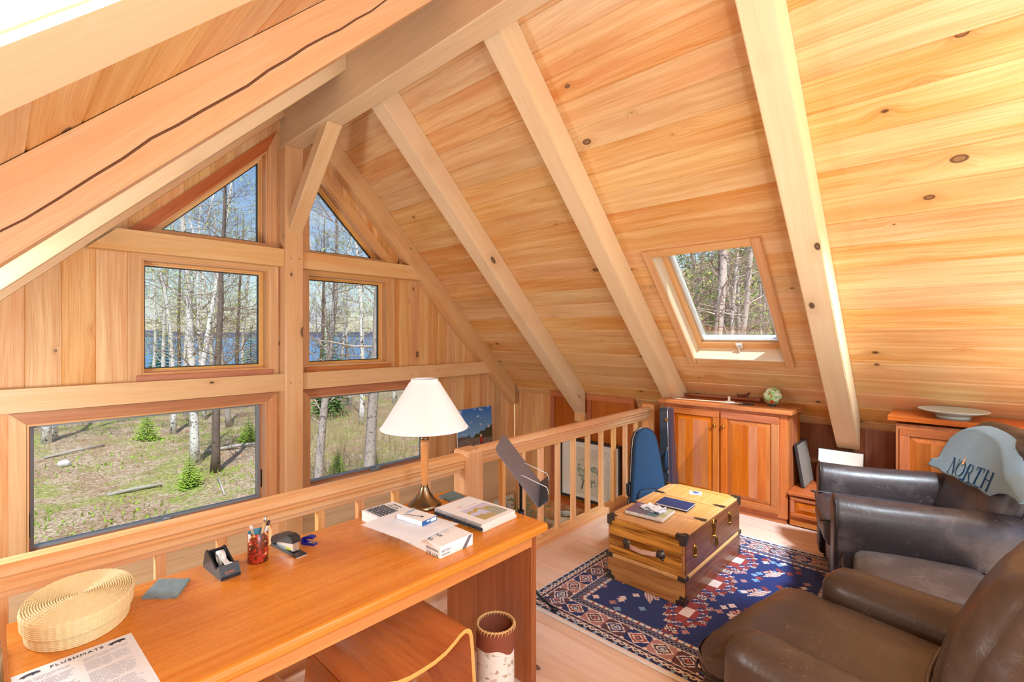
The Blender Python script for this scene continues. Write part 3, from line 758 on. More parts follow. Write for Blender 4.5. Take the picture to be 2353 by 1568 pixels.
mb = MB(); mb.tube([(lx-.063, ly, ZD+zs1-.02), (lx, ly, ZD+zs1-.03), (lx+.063, ly, ZD+zs1-.02)], .0015, 5); mb.tube([(lx, ly-.063, ZD+zs1-.02), (lx, ly, ZD+zs1-.03), (lx, ly+.063, ZD+zs1-.02)], .0015, 5); mb.tube([(lx, ly, ZD+.45), (lx, ly, ZD+zs1-.03)], .0015, 5); mb.build('spider', 'brass', lp)
# oval straw basket
bs = empty('straw_basket', (.165, 1.865, ZD), 'low oval lidded basket coiled from pale straw, on the desk end', 'basket')
rot = Matrix.Rotation(math.radians(-10), 3, 'Z')
def coil(prof_lo, prof_hi, nc, name, bulge, top=False):
    mb = MB(); pr = []
    for i in range(nc*6+1):
        t = i/6; k = t/nc
        rr = prof_lo[0]+(prof_hi[0]-prof_lo[0])*k; z = prof_lo[1]+(prof_hi[1]-prof_lo[1])*k
        pr.append((rr+bulge*abs(math.sin(PI*t)), z))
    if top:
        rt, zt_ = pr[-1]; m = 22
        for i in range(1, m*5+1):
            t = i/5; k = t/m; pr.append((max(rt*(1-k), .0), zt_+.007*math.sin(min(k*2.4, 1)*PI/2)-.004*k+bulge*.6*abs(math.sin(PI*t))))
    base = len(mb.v); mb.lathe(pr, 180, (.165, 1.865, ZD), .125, .168, M=rot)
    # radial stitches: ripple
    vs = []
    for q in mb.v:
        d = rot.inverted() @ (Vector(q)-Vector((.165, 1.865, ZD))); a = math.atan2(d.y/.168, d.x/.125); rr = math.hypot(d.x/.125, d.y/.168)
        w = .0013*math.sin(a*44)*(1 if rr > .5 else rr*2)*min(rr*1.4, 1)
        v = Vector((d.x*(1+w*6/ max(rr, .2)*.6), d.y*(1+w*6/max(rr, .2)*.6), d.z+w*.5)); vs.append(tuple(rot @ v + Vector((.165, 1.865, ZD))))
    mb.v = vs; return mb.build(name, 'straw', bs)
coil((.90, .0), (.93, .040), 8, 'basket_body', .012)
coil((.97, .034), (.99, .072), 7, 'lid', .012, True)
# chrome tube at the desk end
mb = MB(); mb.tube([(.007, 1.50, .0), (.007, 1.50, .60), (.006, 1.52, .68), (.006, 1.58, .722), (.005, 1.70, .73), (.004, 1.83, .73), (.004, 1.90, .715), (.004, 1.925, .66), (.004, 1.93, .5), (.004, 1.93, 0)], .008, 10)
tag(mb.build('tubular_frame', 'chrome'), 'bent grey metal tube frame standing against the left end of the desk', 'frame')
# letter
def sheet(corners, z, th=.0008): return [(Vector((x, y, z))) for x, y in corners]
lt = empty('letter', (.16, 1.5, ZD), 'printed white sheet headed FLUSHMATE lying on the desk in front of the straw basket', 'paper')
ML = frame((.024, 1.676, ZD+.0012), (1, .04, 0), (-.04, 1, 0))
mb = MB(); mb.box(ML @ Vector((.116, -.15, -.0004)), (.232, .30, .0008), ML.to_3x3(), .0001); mb.build('sheet', 'white_paper', lt)
def lay(M, x, y, z=.0004): return M @ Matrix.Translation((x, y, z))
text_mb('FLUSHMATE', .0165, lay(ML, .066, -.0265, .0006), spacing=1.22, shear=0).build('headline', 'ink', lt)
for x in (.012, .178):
    mb = MB(); pol = [(0, .004), (.004, .011), (.012, .014), (.022, .016), (.032, .015), (.038, .009), (.036, .004), (.028, .006), (.026, .001), (.022, .001), (.022, .006), (.012, .005), (.009, 0), (.006, 0), (.006, .005)]
    M = lay(ML, x, -.030); mb.prism(pol, 0, .0004, (M.translation, M.to_3x3().col[0], M.to_3x3().col[1], M.to_3x3().col[2])); mb.build('emblem', 'ink', lt)
for cx_, w_ in ((.016, .092), (.124, .092)):
    mb = MB()
    for i in range(38):
        y = -.046-.0062*i
        if i in (3, 11, 12, 24): continue
        ww = w_*(.55 if i in (2, 10, 23) else .9+.1*R.random()); xx = cx_; 
        while ww > .01:
            l = min(ww, .012+R.random()*.02); M = ML @ Matrix.Translation((xx+l/2, y, .0003)); mb.box(M.translation, (l, .0022, .0003), ML.to_3x3(), .00005); xx += l+.003; ww -= l+.003
    mb.build('text_column', 'ink_grey', lt)
# slate coasters
def coaster(pts, z, mat, label):
    mb = MB(); n = len(pts); out = []
    for i in range(n):
        a, b = Vector(pts[i]), Vector(pts[(i+1) % n])
        for k in range(6): 
            q = a.lerp(b, k/6); e = (b-a).normalized(); out.append(tuple(q+Vector((e.y, -e.x))*(R.random()-.5)*.005))
    mb.prism(out, z, z+.007, ((0, 0, 0), (1, 0, 0), (0, 1, 0), (0, 0, 1)))
    tag(mb.build('slate_coaster', mat), label, 'coaster', 'slate coasters on the desk')
coaster([(.312, 1.876), (.386, 1.80), (.446, 1.902), (.374, 1.975)], ZD, 'slate', 'blue-grey slate coaster lying beside the straw basket')
coaster([(1.53, 1.853), (1.63, 1.856), (1.645, 1.965), (1.54, 1.952)], ZD, 'slate_dark', 'dark slate coaster behind the lamp at the desk corner')
# tape dispenser (front towards -y)
td = empty('tape_dispenser', (.54, 1.895, ZD), 'black desktop tape dispenser beside the pencil cup', 'tape dispenser', rz=math.radians(4))
MT = W(td)
def side(x0, x1, poly, mat, name, parent=td):
    mb = MB(); mb.prism(poly, x0, x1, (MT.translation, MT.to_3x3().col[1], MT.to_3x3().col[2], MT.to_3x3().col[0])); return mb.build(name, mat, parent)
sp = [(-.078, .0), (.082, .0), (.084, .012), (.066, .060), (.058, .067), (.048, .066), (-.03, .028), (-.040, .030), (-.052, .042), (-.062, .042), (-.078, .012)]
bd = side(-.031, -.025, sp, 'black_plastic', 'body'); side(.025, .031, sp, 'black_plastic', 'side_cheek')
side(-.0251, .0251, [(-.078, 0), (.082, 0), (.084, .012), (.066, .060), (.060, .058), (.070, .014), (-.03, .010), (-.045, .040), (-.062, .042), (-.078, .012)], 'black_plastic', 'core')
mb = MB(); mb.lathe([(.013, -.0095), (.026, -.0095), (.026, .0095), (.013, .0095), (.013, -.0095)], 28, MT @ Vector((0, .012, .043)), M=MT.to_3x3() @ Matrix.Rotation(PI/2, 3, 'Y')); mb.build('tape_roll', 'tape', td)
mb = MB(); mb.box(MT @ Vector((0, -.020, .0455)), (.018, .058, .0006), MT.to_3x3() @ Matrix.Rotation(math.radians(8), 3, 'X'), .0001); mb.box(MT @ Vector((0, -.055, .0435)), (.024, .010, .002), MT.to_3x3(), .0004); mb.build('tape_tongue', 'tape', td)
nrm = Vector((0, -.03, .016)).normalized(); Mf = frame(MT @ Vector((-.017, -.0745, .019)), MT.to_3x3() @ Vector((1, 0, 0)), MT.to_3x3() @ Vector((0, .47, .88)))
text_mb('Scotch', .0105, Mf @ Matrix.Translation((0, 0, .0006)), shear=.2).build('brand_lettering', 'orange_print', td)
# pencil cup and pencils
pc = empty('pencil_cup', (.655, 1.885, ZD), 'round red-brown patterned pencil cup with a blue inside', 'cup')
mb = MB(); mb.lathe([(0, 0), (.033, 0), (.0342, .002), (.0342, .108), (.0335, .1085)], 36, (.655, 1.885, ZD)); mb.build('cup_body', 'cup_pattern', pc)
mb = MB(); mb.lathe([(.0335, .1085), (.0325, .108), (.0325, .004), (0, .004)], 36, (.655, 1.885, ZD)); mb.build('cup_lining', 'cup_blue', pc)
def pen(p0, p1, r, mat, tipmat, name, label, cat, knob=0):
    e = empty(name, p0, label, cat); p0, p1 = Vector(p0), Vector(p1); d = (p1-p0).normalized()
    mb = MB(); mb.tube([p0, p1], r, 8); mb.build('shaft', mat, e)
    mb = MB(); mb.tube([p1, p1+d*.006, p1+d*.014, p1+d*.018], [r*1.05, r*1.3, r*1.2, r*.5], 10); mb.build('tip', tipmat, e)
pen((.662, 1.893, ZD+.006), (.636, 1.890, ZD+.118), .004, 'pencil_tan', 'pen_white', 'pencil', 'plain wooden pencil leaning to the left in the pencil cup', 'pencil')
pen((.645, 1.878, ZD+.006), (.676, 1.878, ZD+.140), .0048, 'pencil_tan', 'steel', 'paintbrush', 'wood-handled brush leaning right, topmost in the pencil cup', 'brush')
pen((.650, 1.89, ZD+.006), (.683, 1.872, ZD+.126), .005, 'pen_white', 'pen_dark', 'pen', 'dark-topped pale pen leaning right in the pencil cup', 'pen')
# stapler: back (+y) to front (-y)
sx, sy = .766, 1.90
st = empty('stapler', (sx, sy, ZD), 'grey and black stapler with a yellow mark, right of the pencil cup', 'stapler', rz=math.radians(7)); MS = W(st); M3 = MS.to_3x3()
fr = (MS.translation, M3.col[1], M3.col[2], M3.col[0])
def sp2(poly, x0, x1, mat, name, sm=False):
    mb = MB(); mb.prism(poly, x0, x1, fr, smooth=sm); return mb.build(name, mat, st)
sp2([(-.100, 0), (.085, 0), (.088, .006), (.08, .012), (-.03, .012), (-.06, .008), (-.100, .006)], -.020, .020, 'black_plastic', 'base')
sp2([(-.102, 0), (-.094, 0), (-.094, .003), (-.102, .0025)], -.0205, .0205, 'alu', 'base_lip')
sp2([(.085, .006), (.092, .018), (.088, .034), (.06, .050), (.02, .062), (-.03, .068), (-.056, .064), (-.066, .054), (-.066, .044), (.04, .026)], -.017, .017, 'black_plastic', 'arm')
sp2([(-.063, .012), (-.060, .046), (.05, .025), (.06, .012)], -.012, .012, 'steel', 'magazine')
sp2([(-.048, .014), (-.046, .022), (-.012, .018), (-.012, .012)], -.0128, .0128, 'yellow_green', 'yellow_tab')
rm = empty('staple_remover', (.845, 1.885, ZD), 'small dark blue staple remover behind the stapler', 'staple remover', rz=math.radians(30)); MR = W(rm); M3 = MR.to_3x3(); fr2 = (MR.translation, M3.col[1], M3.col[2], M3.col[0])
for pol in ([(-.030, 0), (.026, 0), (.030, .010), (.020, .012), (-.028, .006)], [(.030, .012), (.026, .028), (.0, .036), (-.022, .034), (-.024, .029), (.012, .022), (.022, .010)]):
    mb = MB(); mb.prism(pol, -.011, .011, fr2); mb.build('jaw', 'blue_plastic', rm)
mb = MB(); mb.prism([(-.024, .006), (-.024, .016), (-.016, .009), (.012, .010), (.012, .006)], -.008, .008, fr2); mb.prism([(-.020, .029), (-.020, .019), (-.012, .026), (.008, .022), (.010, .026)], -.007, .007, fr2); mb.build('claws', 'steel', rm)
# keyboard box
KB = empty('keyboard_box', (1.198, 1.682, ZD), 'flat white carton for a wireless keyboard and mouse, on the desk under a sheet', 'box', rz=math.radians(.6)); MK = W(KB); K3 = MK.to_3x3()
mb = MB(); mb.box(MK @ Vector((0, 0, .0225)), (.165, .548, .045), K3, .0012); mb.build('carton', 'white_card', KB)
T = frame(MK @ Vector((-.052, -.205, .0452)), K3 @ Vector((0, 1, 0)), K3 @ Vector((-1, 0, 0)))
text_mb('Wireless Keyboard', .030, T).build('lettering', 'ink', KB)
T = frame(MK @ Vector((-.012, -.205, .0452)), K3 @ Vector((0, 1, 0)), K3 @ Vector((-1, 0, 0)))
text_mb('and Mouse', .030, T).build('lettering', 'ink', KB)
T = frame(MK @ Vector((.012, -.205, .0452)), K3 @ Vector((0, 1, 0)), K3 @ Vector((-1, 0, 0)))
mb = MB()
for i in range(3): mb.box(MK @ Vector((.018+.012*i, -.13, .0453)), (.0012, .15-.03*i, .0003), K3, .00005)
mb.build('small_print', 'ink_grey', KB)
T = frame(MK @ Vector((-.0826, -.255, .031)), K3 @ Vector((0, 1, 0)), (0, 0, -1))
text_mb('BEST BUY', .017, frame(MK @ Vector((-.0826, -.262, .012)), K3 @ Vector((0, 1, 0)), (0, 0, -1)) @ Matrix.Translation((0, -.0, .0001))).build('lettering', 'ink', KB)
text_mb('essentials', .019, frame(MK @ Vector((-.0826, -.262, .028)), K3 @ Vector((0, 1, 0)), (0, 0, -1)) @ Matrix.Translation((0, 0, .0001))).build('lettering', 'ink', KB)
text_mb('BEST BUY', .0105, frame(MK @ Vector((-.075, -.2741, .021)), K3 @ Vector((1, 0, 0)), (0, 0, 1)) @ Matrix.Translation((0, 0, .0001))).build('lettering', 'ink', KB)
text_mb('essentials', .0105, frame(MK @ Vector((-.075, -.2741, .009)), K3 @ Vector((1, 0, 0)), (0, 0, 1)) @ Matrix.Translation((0, 0, .0001))).build('lettering', 'ink', KB)
mb = MB(); mb.prism([(.025, .001), (.045, .001), (.078, .044), (.060, .044)], 0, .0004, (MK @ Vector((0, -.2741, 0)), K3.col[0], K3.col[2], -K3.col[1])); mb.build('grey_stripe', plain('stripe', c8(116, 116, 122), .5), KB)
mb = MB(); mb.box(MK @ Vector((-.022, .205, .0453)), (.092, .118, .0005), K3, .0001); kp_ = mb.build('keyboard_picture', plain('kb_dark', c8(66, 78, 92), .5), KB)
mb = MB()
for i in range(5):
    for j in range(6): mb.box(MK @ Vector((-.058+.018*i, .155+.019*j, .0457)), (.006 if (i*j) % 3 else .010, .005, .0003), K3, .00005)
mb.build('key', 'tape', kp_)
T = frame(MK @ Vector((.052, .15, .0453)), K3 @ Vector((0, 1, 0)), K3 @ Vector((-1, 0, 0)))
text_mb('BEST BUY', .018, frame(MK @ Vector((.044, .172, .0453)), K3 @ Vector((0, 1, 0)), K3 @ Vector((-1, 0, 0)))).build('lettering', 'ink', KB)
text_mb('essentials', .018, frame(MK @ Vector((.062, .172, .0453)), K3 @ Vector((0, 1, 0)), K3 @ Vector((-1, 0, 0)))).build('lettering', 'ink', KB)
mb = MB()
for i in range(3): mb.box(MK @ Vector((-.0827, .10-.05*i, .018)), (.0004, .026, .020), K3, .0001)
mb.build('product_photo', plain('kb_brown', c8(108, 84, 74), .5), KB)
# sheet lying on the carton
sh = empty('letter_sheet', (1.16, 1.65, ZD+.046), 'white printed sheet lying across the keyboard carton, under the blue-ended box', 'paper')
MSH = frame((1.062, 1.486, ZD+.0475), (.2525, .035, 0), (-.022, .285, 0))
def shf(u, v):
    z = .0015-(.004 if u > .85 else 0)*((u-.85)/.15) + .001*math.sin(3*u+2*v)
    return MSH @ Vector((u*.250, v*.315, z))
mb = MB(); mb.grid(shf, 8, 8); mb.build('sheet', 'white_paper', sh)
mb = MB()
for i in range(16): 
    M = MSH @ Matrix.Translation((.10+.0*i, .03+.014*i, .0032)); mb.box(M.translation, (.12-.05*R.random(), .002, .0003), MSH.to_3x3(), .00005)
mb.build('printed_lines', plain('faint', c8(214, 216, 222), .8), sh)
bb = empty('small_carton', (1.21, 1.68, ZD+.05), 'small white carton with a bright blue end, on top of the sheet', 'box', rz=math.radians(8)); MB_ = W(bb); B3 = MB_.to_3x3()
mb = MB(); mb.box(MB_ @ Vector((0, 0, .0105)), (.085, .150, .019), B3, .0008); mb.build('carton', 'white_card', bb)
mb = MB(); mb.box(MB_ @ Vector((0, -.0757, .0105)), (.0852, .0012, .0192), B3, .0003); mb.build('blue_end', 'ink_blue', bb)
mb = MB(); mb.box(MB_ @ Vector((.022, -.0766, .011)), (.032, .0006, .013), B3, .0001); mb.box(MB_ @ Vector((-.008, -.0766, .0135)), (.018, .0006, .006), B3, .0001); mb.build('end_label', 'white_paper', bb)
mb = MB(); mb.tube([MB_ @ Vector((-.028, .05, .0208)), MB_ @ Vector((-.006, -.03, .0208))], [.0012, .0016], 5); mb.tube([MB_ @ Vector((-.006, -.03, .0206)), MB_ @ Vector((-.003, -.042, .0206))], [.003, .0035], 6); mb.build('printed_tool', 'ink', bb)
mb = MB(); mb.box(MB_ @ Vector((.012, .05, .0203)), (.045, .016, .0004), B3, .0001); mb.build('title_band', plain('pale_blue', c8(166, 192, 220), .5), bb)
# spiral bound report
nb = empty('spiral_report', (1.49, 1.62, ZD), 'thick white spiral-bound report with a landscape photo on its cover', 'report', rz=math.radians(3)); MN = W(nb); N3 = MN.to_3x3()
mb = MB(); mb.box(MN @ Vector((0.004, 0, .007)), (.218, .300, .014), N3, .001); mb.build('lower_pages', 'page_edge', nb)
mb = MB(); mb.box(MN @ Vector((0.0, .004, .0225)), (.218, .300, .017), N3, .001); mb.build('upper_pages', 'page_edge', nb)
mb = MB(); mb.box(MN @ Vector((0.0, .004, .0315)), (.220, .302, .0008), N3, .0001); mb.build('cover', 'white_card', nb)
mb = MB(); mb.box(MN @ Vector((-.112, .0, .0135)), (.006, .300, .012), N3, .001); mb.build('spine_board', plain('navy_spine', c8(44, 58, 76), .5), nb)
mb = MB()
for i in range(30):
    y = -.140+.0098*i; pts = []
    for k in range(9): a = PI*1.7*k/8-PI*.35; pts.append(MN @ Vector((-.110-.009*math.sin(a)*.9, y+.001*k/8, .0225+.0105*math.cos(a))))
    mb.tube(pts, .0014, 4)
mb.build('spiral_binding', plain('coil_blue', c8(92, 116, 146), .4), nb)
def coverpic(u, v):
    hill = .50+.16*math.sin(u*3.2+.3)+.05*math.sin(u*17); hill2 = .30+.1*math.sin(u*5+1)+.03*math.sin(u*31)
    if v > hill+.14: return c8(206, 204, 232)
    if u > .55 and v < hill*.85+.12*u:
        return c8(118, 128, 96) if math.sin(u*160+v*30) > 0 else c8(206, 206, 204)
    if v > hill: return c8(190, 170, 96)
    if v < hill2: return c8(168, 150, 104) if math.sin(u*90) > .3 else c8(196, 178, 128)
    return c8(204, 206, 238)
mb = MB(); Mp = MN @ Matrix.Translation((-.062, -.118, .0323))
mb.grid(lambda u, v: Mp @ Vector((u*.155, v*.155, 0)), 40, 40, smooth=False, colf=coverpic); mb.build('cover_photo', 'print', nb)
mb = MB(); mb.box(MN @ Vector((.01, .058, .0323)), (.105, .007, .0003), N3, .00005); mb.box(MN @ Vector((.0, .09, .0323)), (.05, .004, .0003), N3, .00005); mb.build('cover_title', plain('title_grey', c8(206, 210, 226), .6), nb)
mb = MB(); mb.box(MN @ Vector((-.03, .078, .0323)), (.045, .007, .0003), N3, .00005); mb.build('red_title', plain('title_red', c8(236, 190, 190), .6), nb)
# music stand
ms = empty('music_stand', (2.0, 1.80, 0), 'dark metal music stand with tilted tray, between desk end and railing', 'music stand')
P0, P1, Q0, Q1 = Vector((1.82, 1.52, .70)), Vector((2.15, 1.78, .70)), Vector((1.83, 1.78, .95)), Vector((2.15, 2.02, .95))
mid = (P0+P1+Q0+Q1)/4; ex = (P1-P0).normalized(); ey = ((Q0+Q1)/2-(P0+P1)/2); ht = ey.length; ey = (ey-ex*ey.dot(ex)).normalized(); en = ex.cross(ey)
wd = (P1-P0).length; Mst = frame((P0+P1)/2, ex, ey); en = Mst.to_3x3().col[2]
if en.z < 0: en = -en
fr3 = ((P0+P1)/2, ex, ey, en)
mb = MB(); mb.prism([(-wd/2, 0), (wd/2, 0), (wd/2, ht-.03), (wd/2-.03, ht), (-wd/2+.03, ht), (-wd/2, ht-.03)], -.003, .0, fr3); mb.build('tray', plain('stand_grey', c8(122, 122, 134), .42, .3), ms)
mb = MB(); mb.prism([(-wd/2, -.001), (wd/2, -.001), (wd/2, .002), (-wd/2, .002)], -.003, .058, fr3); mb.build('lip', plain('stand_navy', c8(64, 82, 108), .42, .3), ms)
for sgn in (-.22, .22):
    o = (P0+P1)/2+ex*(wd*sgn*1.3)
    mb = MB(); mb.tube([o+ey*.16+en*.004, o+ey*.155+en*.012, o+ey*.035+en*.075, o+ey*.012+en*.068, o+ey*(-.002)+en*.052], .0022, 6); mb.build('page_arm', 'clear_wire', ms)
pole = Vector((2.0, 1.80, 0)); topz = (mid-en*.03)
mb = MB(); mb.tube([pole+Vector((0, 0, .06)), pole+Vector((0, 0, .55))], .013, 14); mb.build('lower_pole', 'black_metal', ms)
mb = MB(); mb.tube([pole+Vector((0, 0, .5)), pole+Vector((0, 0, .70)), topz], .009, 12); mb.build('upper_pole', 'black_metal', ms)
mb = MB(); mb.lathe([(.0, .52), (.018, .52), (.019, .57), (.0, .57)], 16, pole); mb.tube([pole+Vector((-.0, -.0, .548)), pole+Vector((-.03, .026, .548))], .006, 8); mb.tube([pole+Vector((-.026, .023, .548)), pole+Vector((-.046, .04, .548))], .013, 8); mb.build('clamp_knob', 'black_metal', ms)
mb = MB(); mb.box(topz+en*.01, (.05, .05, .03), frame((0, 0, 0), ex, ey).to_3x3(), .004); mb.build('tilt_bracket', 'black_metal', ms)
a0 = math.atan2(1.675-1.80, 2.116-2.0)
for k in range(3):
    a = a0+2*PI*k/3; d = Vector((math.cos(a), math.sin(a), 0)); rr = .20
    mb = MB(); mb.tube([pole+d*.012+Vector((0, 0, .20)), pole+d*rr*.6+Vector((0, 0, .075)), pole+d*rr+Vector((0, 0, .008))], [.008, .008, .007], 8); l = mb.build('leg', 'black_metal', ms)
    mb = MB(); mb.tube([pole+d*(rr-.03)+Vector((0, 0, .024)), pole+d*(rr+.008)+Vector((0, 0, .010))], .010, 8); mb.build('rubber_foot', 'cord_black', l)
# ------------------------------------------------------------------ rug (woven pattern as coloured knots)
RX0, RX1, RY0, RY1 = 2.095, 3.925, .36, 1.877
NAVY, DNAVY, CREAM, ROSE, RUST, SKY, INK_ = c8(30, 48, 108), c8(38, 42, 74), c8(226, 212, 206), c8(176, 128, 128), c8(150, 60, 56), c8(120, 156, 196), c8(58, 54, 72)
def rugcol(u, v):
    x, y = u*(RX1-RX0), v*(RY1-RY0); W_, H_ = RX1-RX0, RY1-RY0
    d = min(x, y, W_-x, H_-y); along = x if min(y, H_-y) < min(x, W_-x) else y
    ix, iy, ia = int(x/.010), int(y/.010), int(along/.010)
    if d < .012: return CREAM
    if d < .030: return DNAVY if (ia//2) % 3 else SKY
    if d < .048:
        t = (along/.036) % 1; return CREAM if abs((d-.030)/.018-(abs(t-.5)*2)) < .35 else INK_
    if d < .056: return CREAM
    if d < .074: return DNAVY if (ia+int(d/.006)) % 4 else ROSE
    if d < .082: return CREAM
    if d < .190:                              # main border
        p = .130; k = int(along/p); t = (along/p) % 1*2-1; q = (d-.136)/.054
        h = abs(t)+abs(q)
        bg = (NAVY, c8(92, 62, 74), ROSE)[k % 3] if h > .95 else None
        if h > .95: return bg if (abs(t) < .86 or abs(q) < .8) else CREAM
        if .78 < h <= .95: return CREAM
        if h > .55: return (c8(70, 54, 70), RUST, NAVY)[(k+1) % 3]
        if h > .40: return CREAM
        if abs(t*q) < .012 and h > .16: return (RUST, SKY)[k % 2]
        return INK_ if h > .2 else (ROSE, CREAM)[k % 2]
    if d < .198: return CREAM
    if d < .232:
        t = (along/.024) % 1; return DNAVY if (t < .62) == (abs((d-.215)/.017) < .6) else c8(130, 128, 150)
    if d < .246: return c8(96, 84, 104)
    if d < .262: return CREAM if (int(along/.012) % 3) else (RUST if int(along/.036) % 2 else SKY)
    if d < .270: return c8(110, 100, 116)
    # field
    fx, fy = x-.270, y-.270; FW, FH = W_-.54, H_-.54
    cy = fy-FH/2
    # stepped central medallions along x
    m = ((fx-.05) % .42)/.42*2-1; s = math.floor(abs(m)*9)/9*.75+math.floor(abs(cy)/.030)*.030/.155
    if s < .34: return RUST if s > .12 else CREAM
    if s < .52: return c8(64, 60, 112) if (ix+iy) % 5 else CREAM
    if s < .66: return RUST if (ix//2+iy//2) % 3 else c8(96, 50, 70)
    if s < .74: return CREAM if (ix+iy) % 2 else INK_
    # birds with ribbed wings
    for k in range(9):
        bx, by = .12+.155*k, (FH*.5+(.235 if k % 2 else -.235))
        dx, dy = (fx-bx), (fy-by)*(1 if k % 2 else -1)
        a = dx*.85+dy*.5; b = -dx*.5+dy*.85
        if abs(b) < .030*(1-abs(a)/.095) and abs(a) < .085:
            return (ROSE, CREAM)[int((b+.2)/.008) % 2]
        if -.045 < a < .03 and -.052 < b < -.030: return CREAM if int(a/.01) % 2 else RUST
        if abs(a-.075) < .012 and abs(b+.035) < .022: return RUST
    for (sx, sy, c) in RUGST:
        dx, dy = abs(fx-sx), abs(fy-sy)
        if dx+dy < .026 and (min(dx, dy) < .0065 or abs(dx-dy) < .006): return c
    return NAVY
RR = random.Random(5)
RUGST = [(RR.random()*1.3, RR.random()*1.0, RR.choice([CREAM, ROSE, SKY, RUST, CREAM])) for _ in range(130)]
rg = MB(); nu, nv = 300, 248
rg.grid(lambda u, v: (RX0+u*(RX1-RX0), RY0+v*(RY1-RY0), .007), nu, nv, smooth=False, colf=rugcol)
rug = empty('rug', ((RX0+RX1)/2, (RY0+RY1)/2, 0), 'navy patterned oriental rug under the trunk', 'rug')
rg.build('woven_field', 'wool', rug)
mb = MB(); mb.box(((RX0+RX1)/2, (RY0+RY1)/2, .0035), (RX1-RX0, RY1-RY0, .0066), ch=.002); mb.build('backing', plain('rug_back', c8(214, 206, 204), .95, 0, .1), rug)
plain('fringe', c8(228, 226, 226), .95, 0, .05, var=.1, vs=200)
for xx in (RX0-.008, RX1+.006): mb = MB(); mb.box((xx, (RY0+RY1)/2, .004), (.020, RY1-RY0, .006), ch=.002); mb.build('fringe', 'fringe', rug)
# ------------------------------------------------------------------ trunk
tr = empty('oak_trunk', (3.125, 1.40, .007), 'oak trunk with metal corners used as a coffee table on the rug', 'trunk')
TX0, TX1, TY0, TY1 = 2.66, 3.59, 1.15, 1.648; TZ = .401
mb = MB(); mb.box(((TX0+TX1)/2, (TY0+TY1)/2, .078), (TX1-TX0, TY1-TY0, .142), ch=.003); pl = mb.build('base_box', 'oak', tr)
mb = MB(); mb.box(((TX0+TX1)/2, TY0-.003, .078), (TX1-TX0-.03, .006, .138), ch=.001); mb.build('base_front_board', 'oak_shaded', pl)
mb = MB(); mb.box((TX0-.002, (TY0+TY1)/2, .078), (.006, TY1-TY0-.01, .138), ch=.001, grain=1); mb.build('base_end_board', 'oak', pl)
mb = MB(); mb.box(((TX0+TX1)/2, (TY0+TY1)/2, .158), (TX1-TX0+.014, TY1-TY0+.014, .026), ch=.007); mb.build('moulding', 'oak_light', tr)
mb = MB(); mb.box(((TX0+TX1)/2, (TY0+TY1)/2, .282), (TX1-TX0-.004, TY1-TY0-.004, .228), ch=.003); ub = mb.build('upper_box', 'oak', tr)
g = wood('oak_cathedral', c8(226, 164, 92), c8(120, 66, 28), kp=.35, kx=1.2, ky=2.2, gx=1.8, gy=30, tone=.02, fig=.3, contrast=2.2, rough=.3)
mb = MB(); mb.box((TX0-.001, (TY0+TY1)/2, .283), (.006, TY1-TY0-.03, .216), ch=.001, grain=1); mb.build('end_panel', 'oak_cathedral', ub)
mb = MB(); mb.box(((TX0+TX1)/2, TY0-.001, .283), (TX1-TX0-.03, .006, .216), ch=.001); mb.build('front_panel', 'oak_shaded', ub)
mb = MB(); wf = .05
for (a, b, y) in ((TX0, TX1, TY0+wf/2), (TX0, TX1, TY1-wf/2)): mb.box(((a+b)/2, y, TZ-.003), (b-a, wf, .012), ch=.002)
for x in (TX0+wf/2, TX0+.325, TX1-.285, TX1-wf/2): mb.box((x, (TY0+TY1)/2, TZ-.003), (wf*.8, TY1-TY0-2*wf, .012), ch=.002, grain=1)
lid = mb.build('lid_frame', 'oak_light', tr)
for a, b in ((TX0+.045, TX0+.305), (TX0+.345, TX1-.305), (TX1-.265, TX1-.045)):
    mb = MB(); mb.box(((a+b)/2, (TY0+TY1)/2, TZ-.008), (b-a, TY1-TY0-2*wf+.004, .008), ch=.001); mb.build('lid_panel', 'oak_light', lid)
for x in (TX0+.325, TX1-.285):
    for y, s in ((TY0, 1), (TY1, -1)):
        mb = MB(); mb.prism([(-.022, 0), (.022, 0), (.022, .03), (.014, .04), (.018, .055), (0, .085), (-.018, .055), (-.014, .04), (-.022, .03)], TZ+.003, TZ+.0048, ((x, y, 0), (1, 0, 0), (0, s, 0), (0, 0, 1))); mb.build('strap_hinge', 'dark_metal', lid)
def corner(x, y, z, sx, sy, sz, s=.052):
    mb = MB(); t = .003; o = Vector((x, y, z))
    pol = [(0, 0), (s, 0), (s*1.05, s*.45), (s*.62, s*.55), (s*.55, s*1.1), (0, s)]
    ax = {'x': Vector((-sx, 0, 0)), 'y': Vector((0, -sy, 0)), 'z': Vector((0, 0, -sz))}
    for a, b, n in (('x', 'y', Vector((0, 0, sz))), ('x', 'z', Vector((0, sy, 0))), ('y', 'z', Vector((sx, 0, 0)))):
        mb.prism(pol, 0, t, (o, ax[a], ax[b], n))
    mb.lathe([(.0, .002), (.006, .0015), (.006, -.001)], 10, o+ax['y']*s*.3+ax['z']*s*.6+Vector((sx*.003, 0, 0)), M=Matrix.Rotation(PI/2*sx, 3, 'Y'))
    mb.build('corner_bracket', 'dark_metal', tr)
for x, sx in ((TX0-.003, -1), (TX1+.001, 1)):
    for y, sy in ((TY0-.004, -1), (TY1+.001, 1)):
        corner(x, y, TZ+.004, sx, sy, 1); corner(x, y, .010, sx, sy, -1, .05); 
        mb = MB(); mb.box((x+sx*.003, y+sy*.003-sy*.02, .160), (.010, .045, .026), ch=.003); mb.box((x-sx*.02, y+sy*.003, .160), (.045, .010, .026), ch=.003); mb.build('belt_bracket', 'dark_metal', tr)
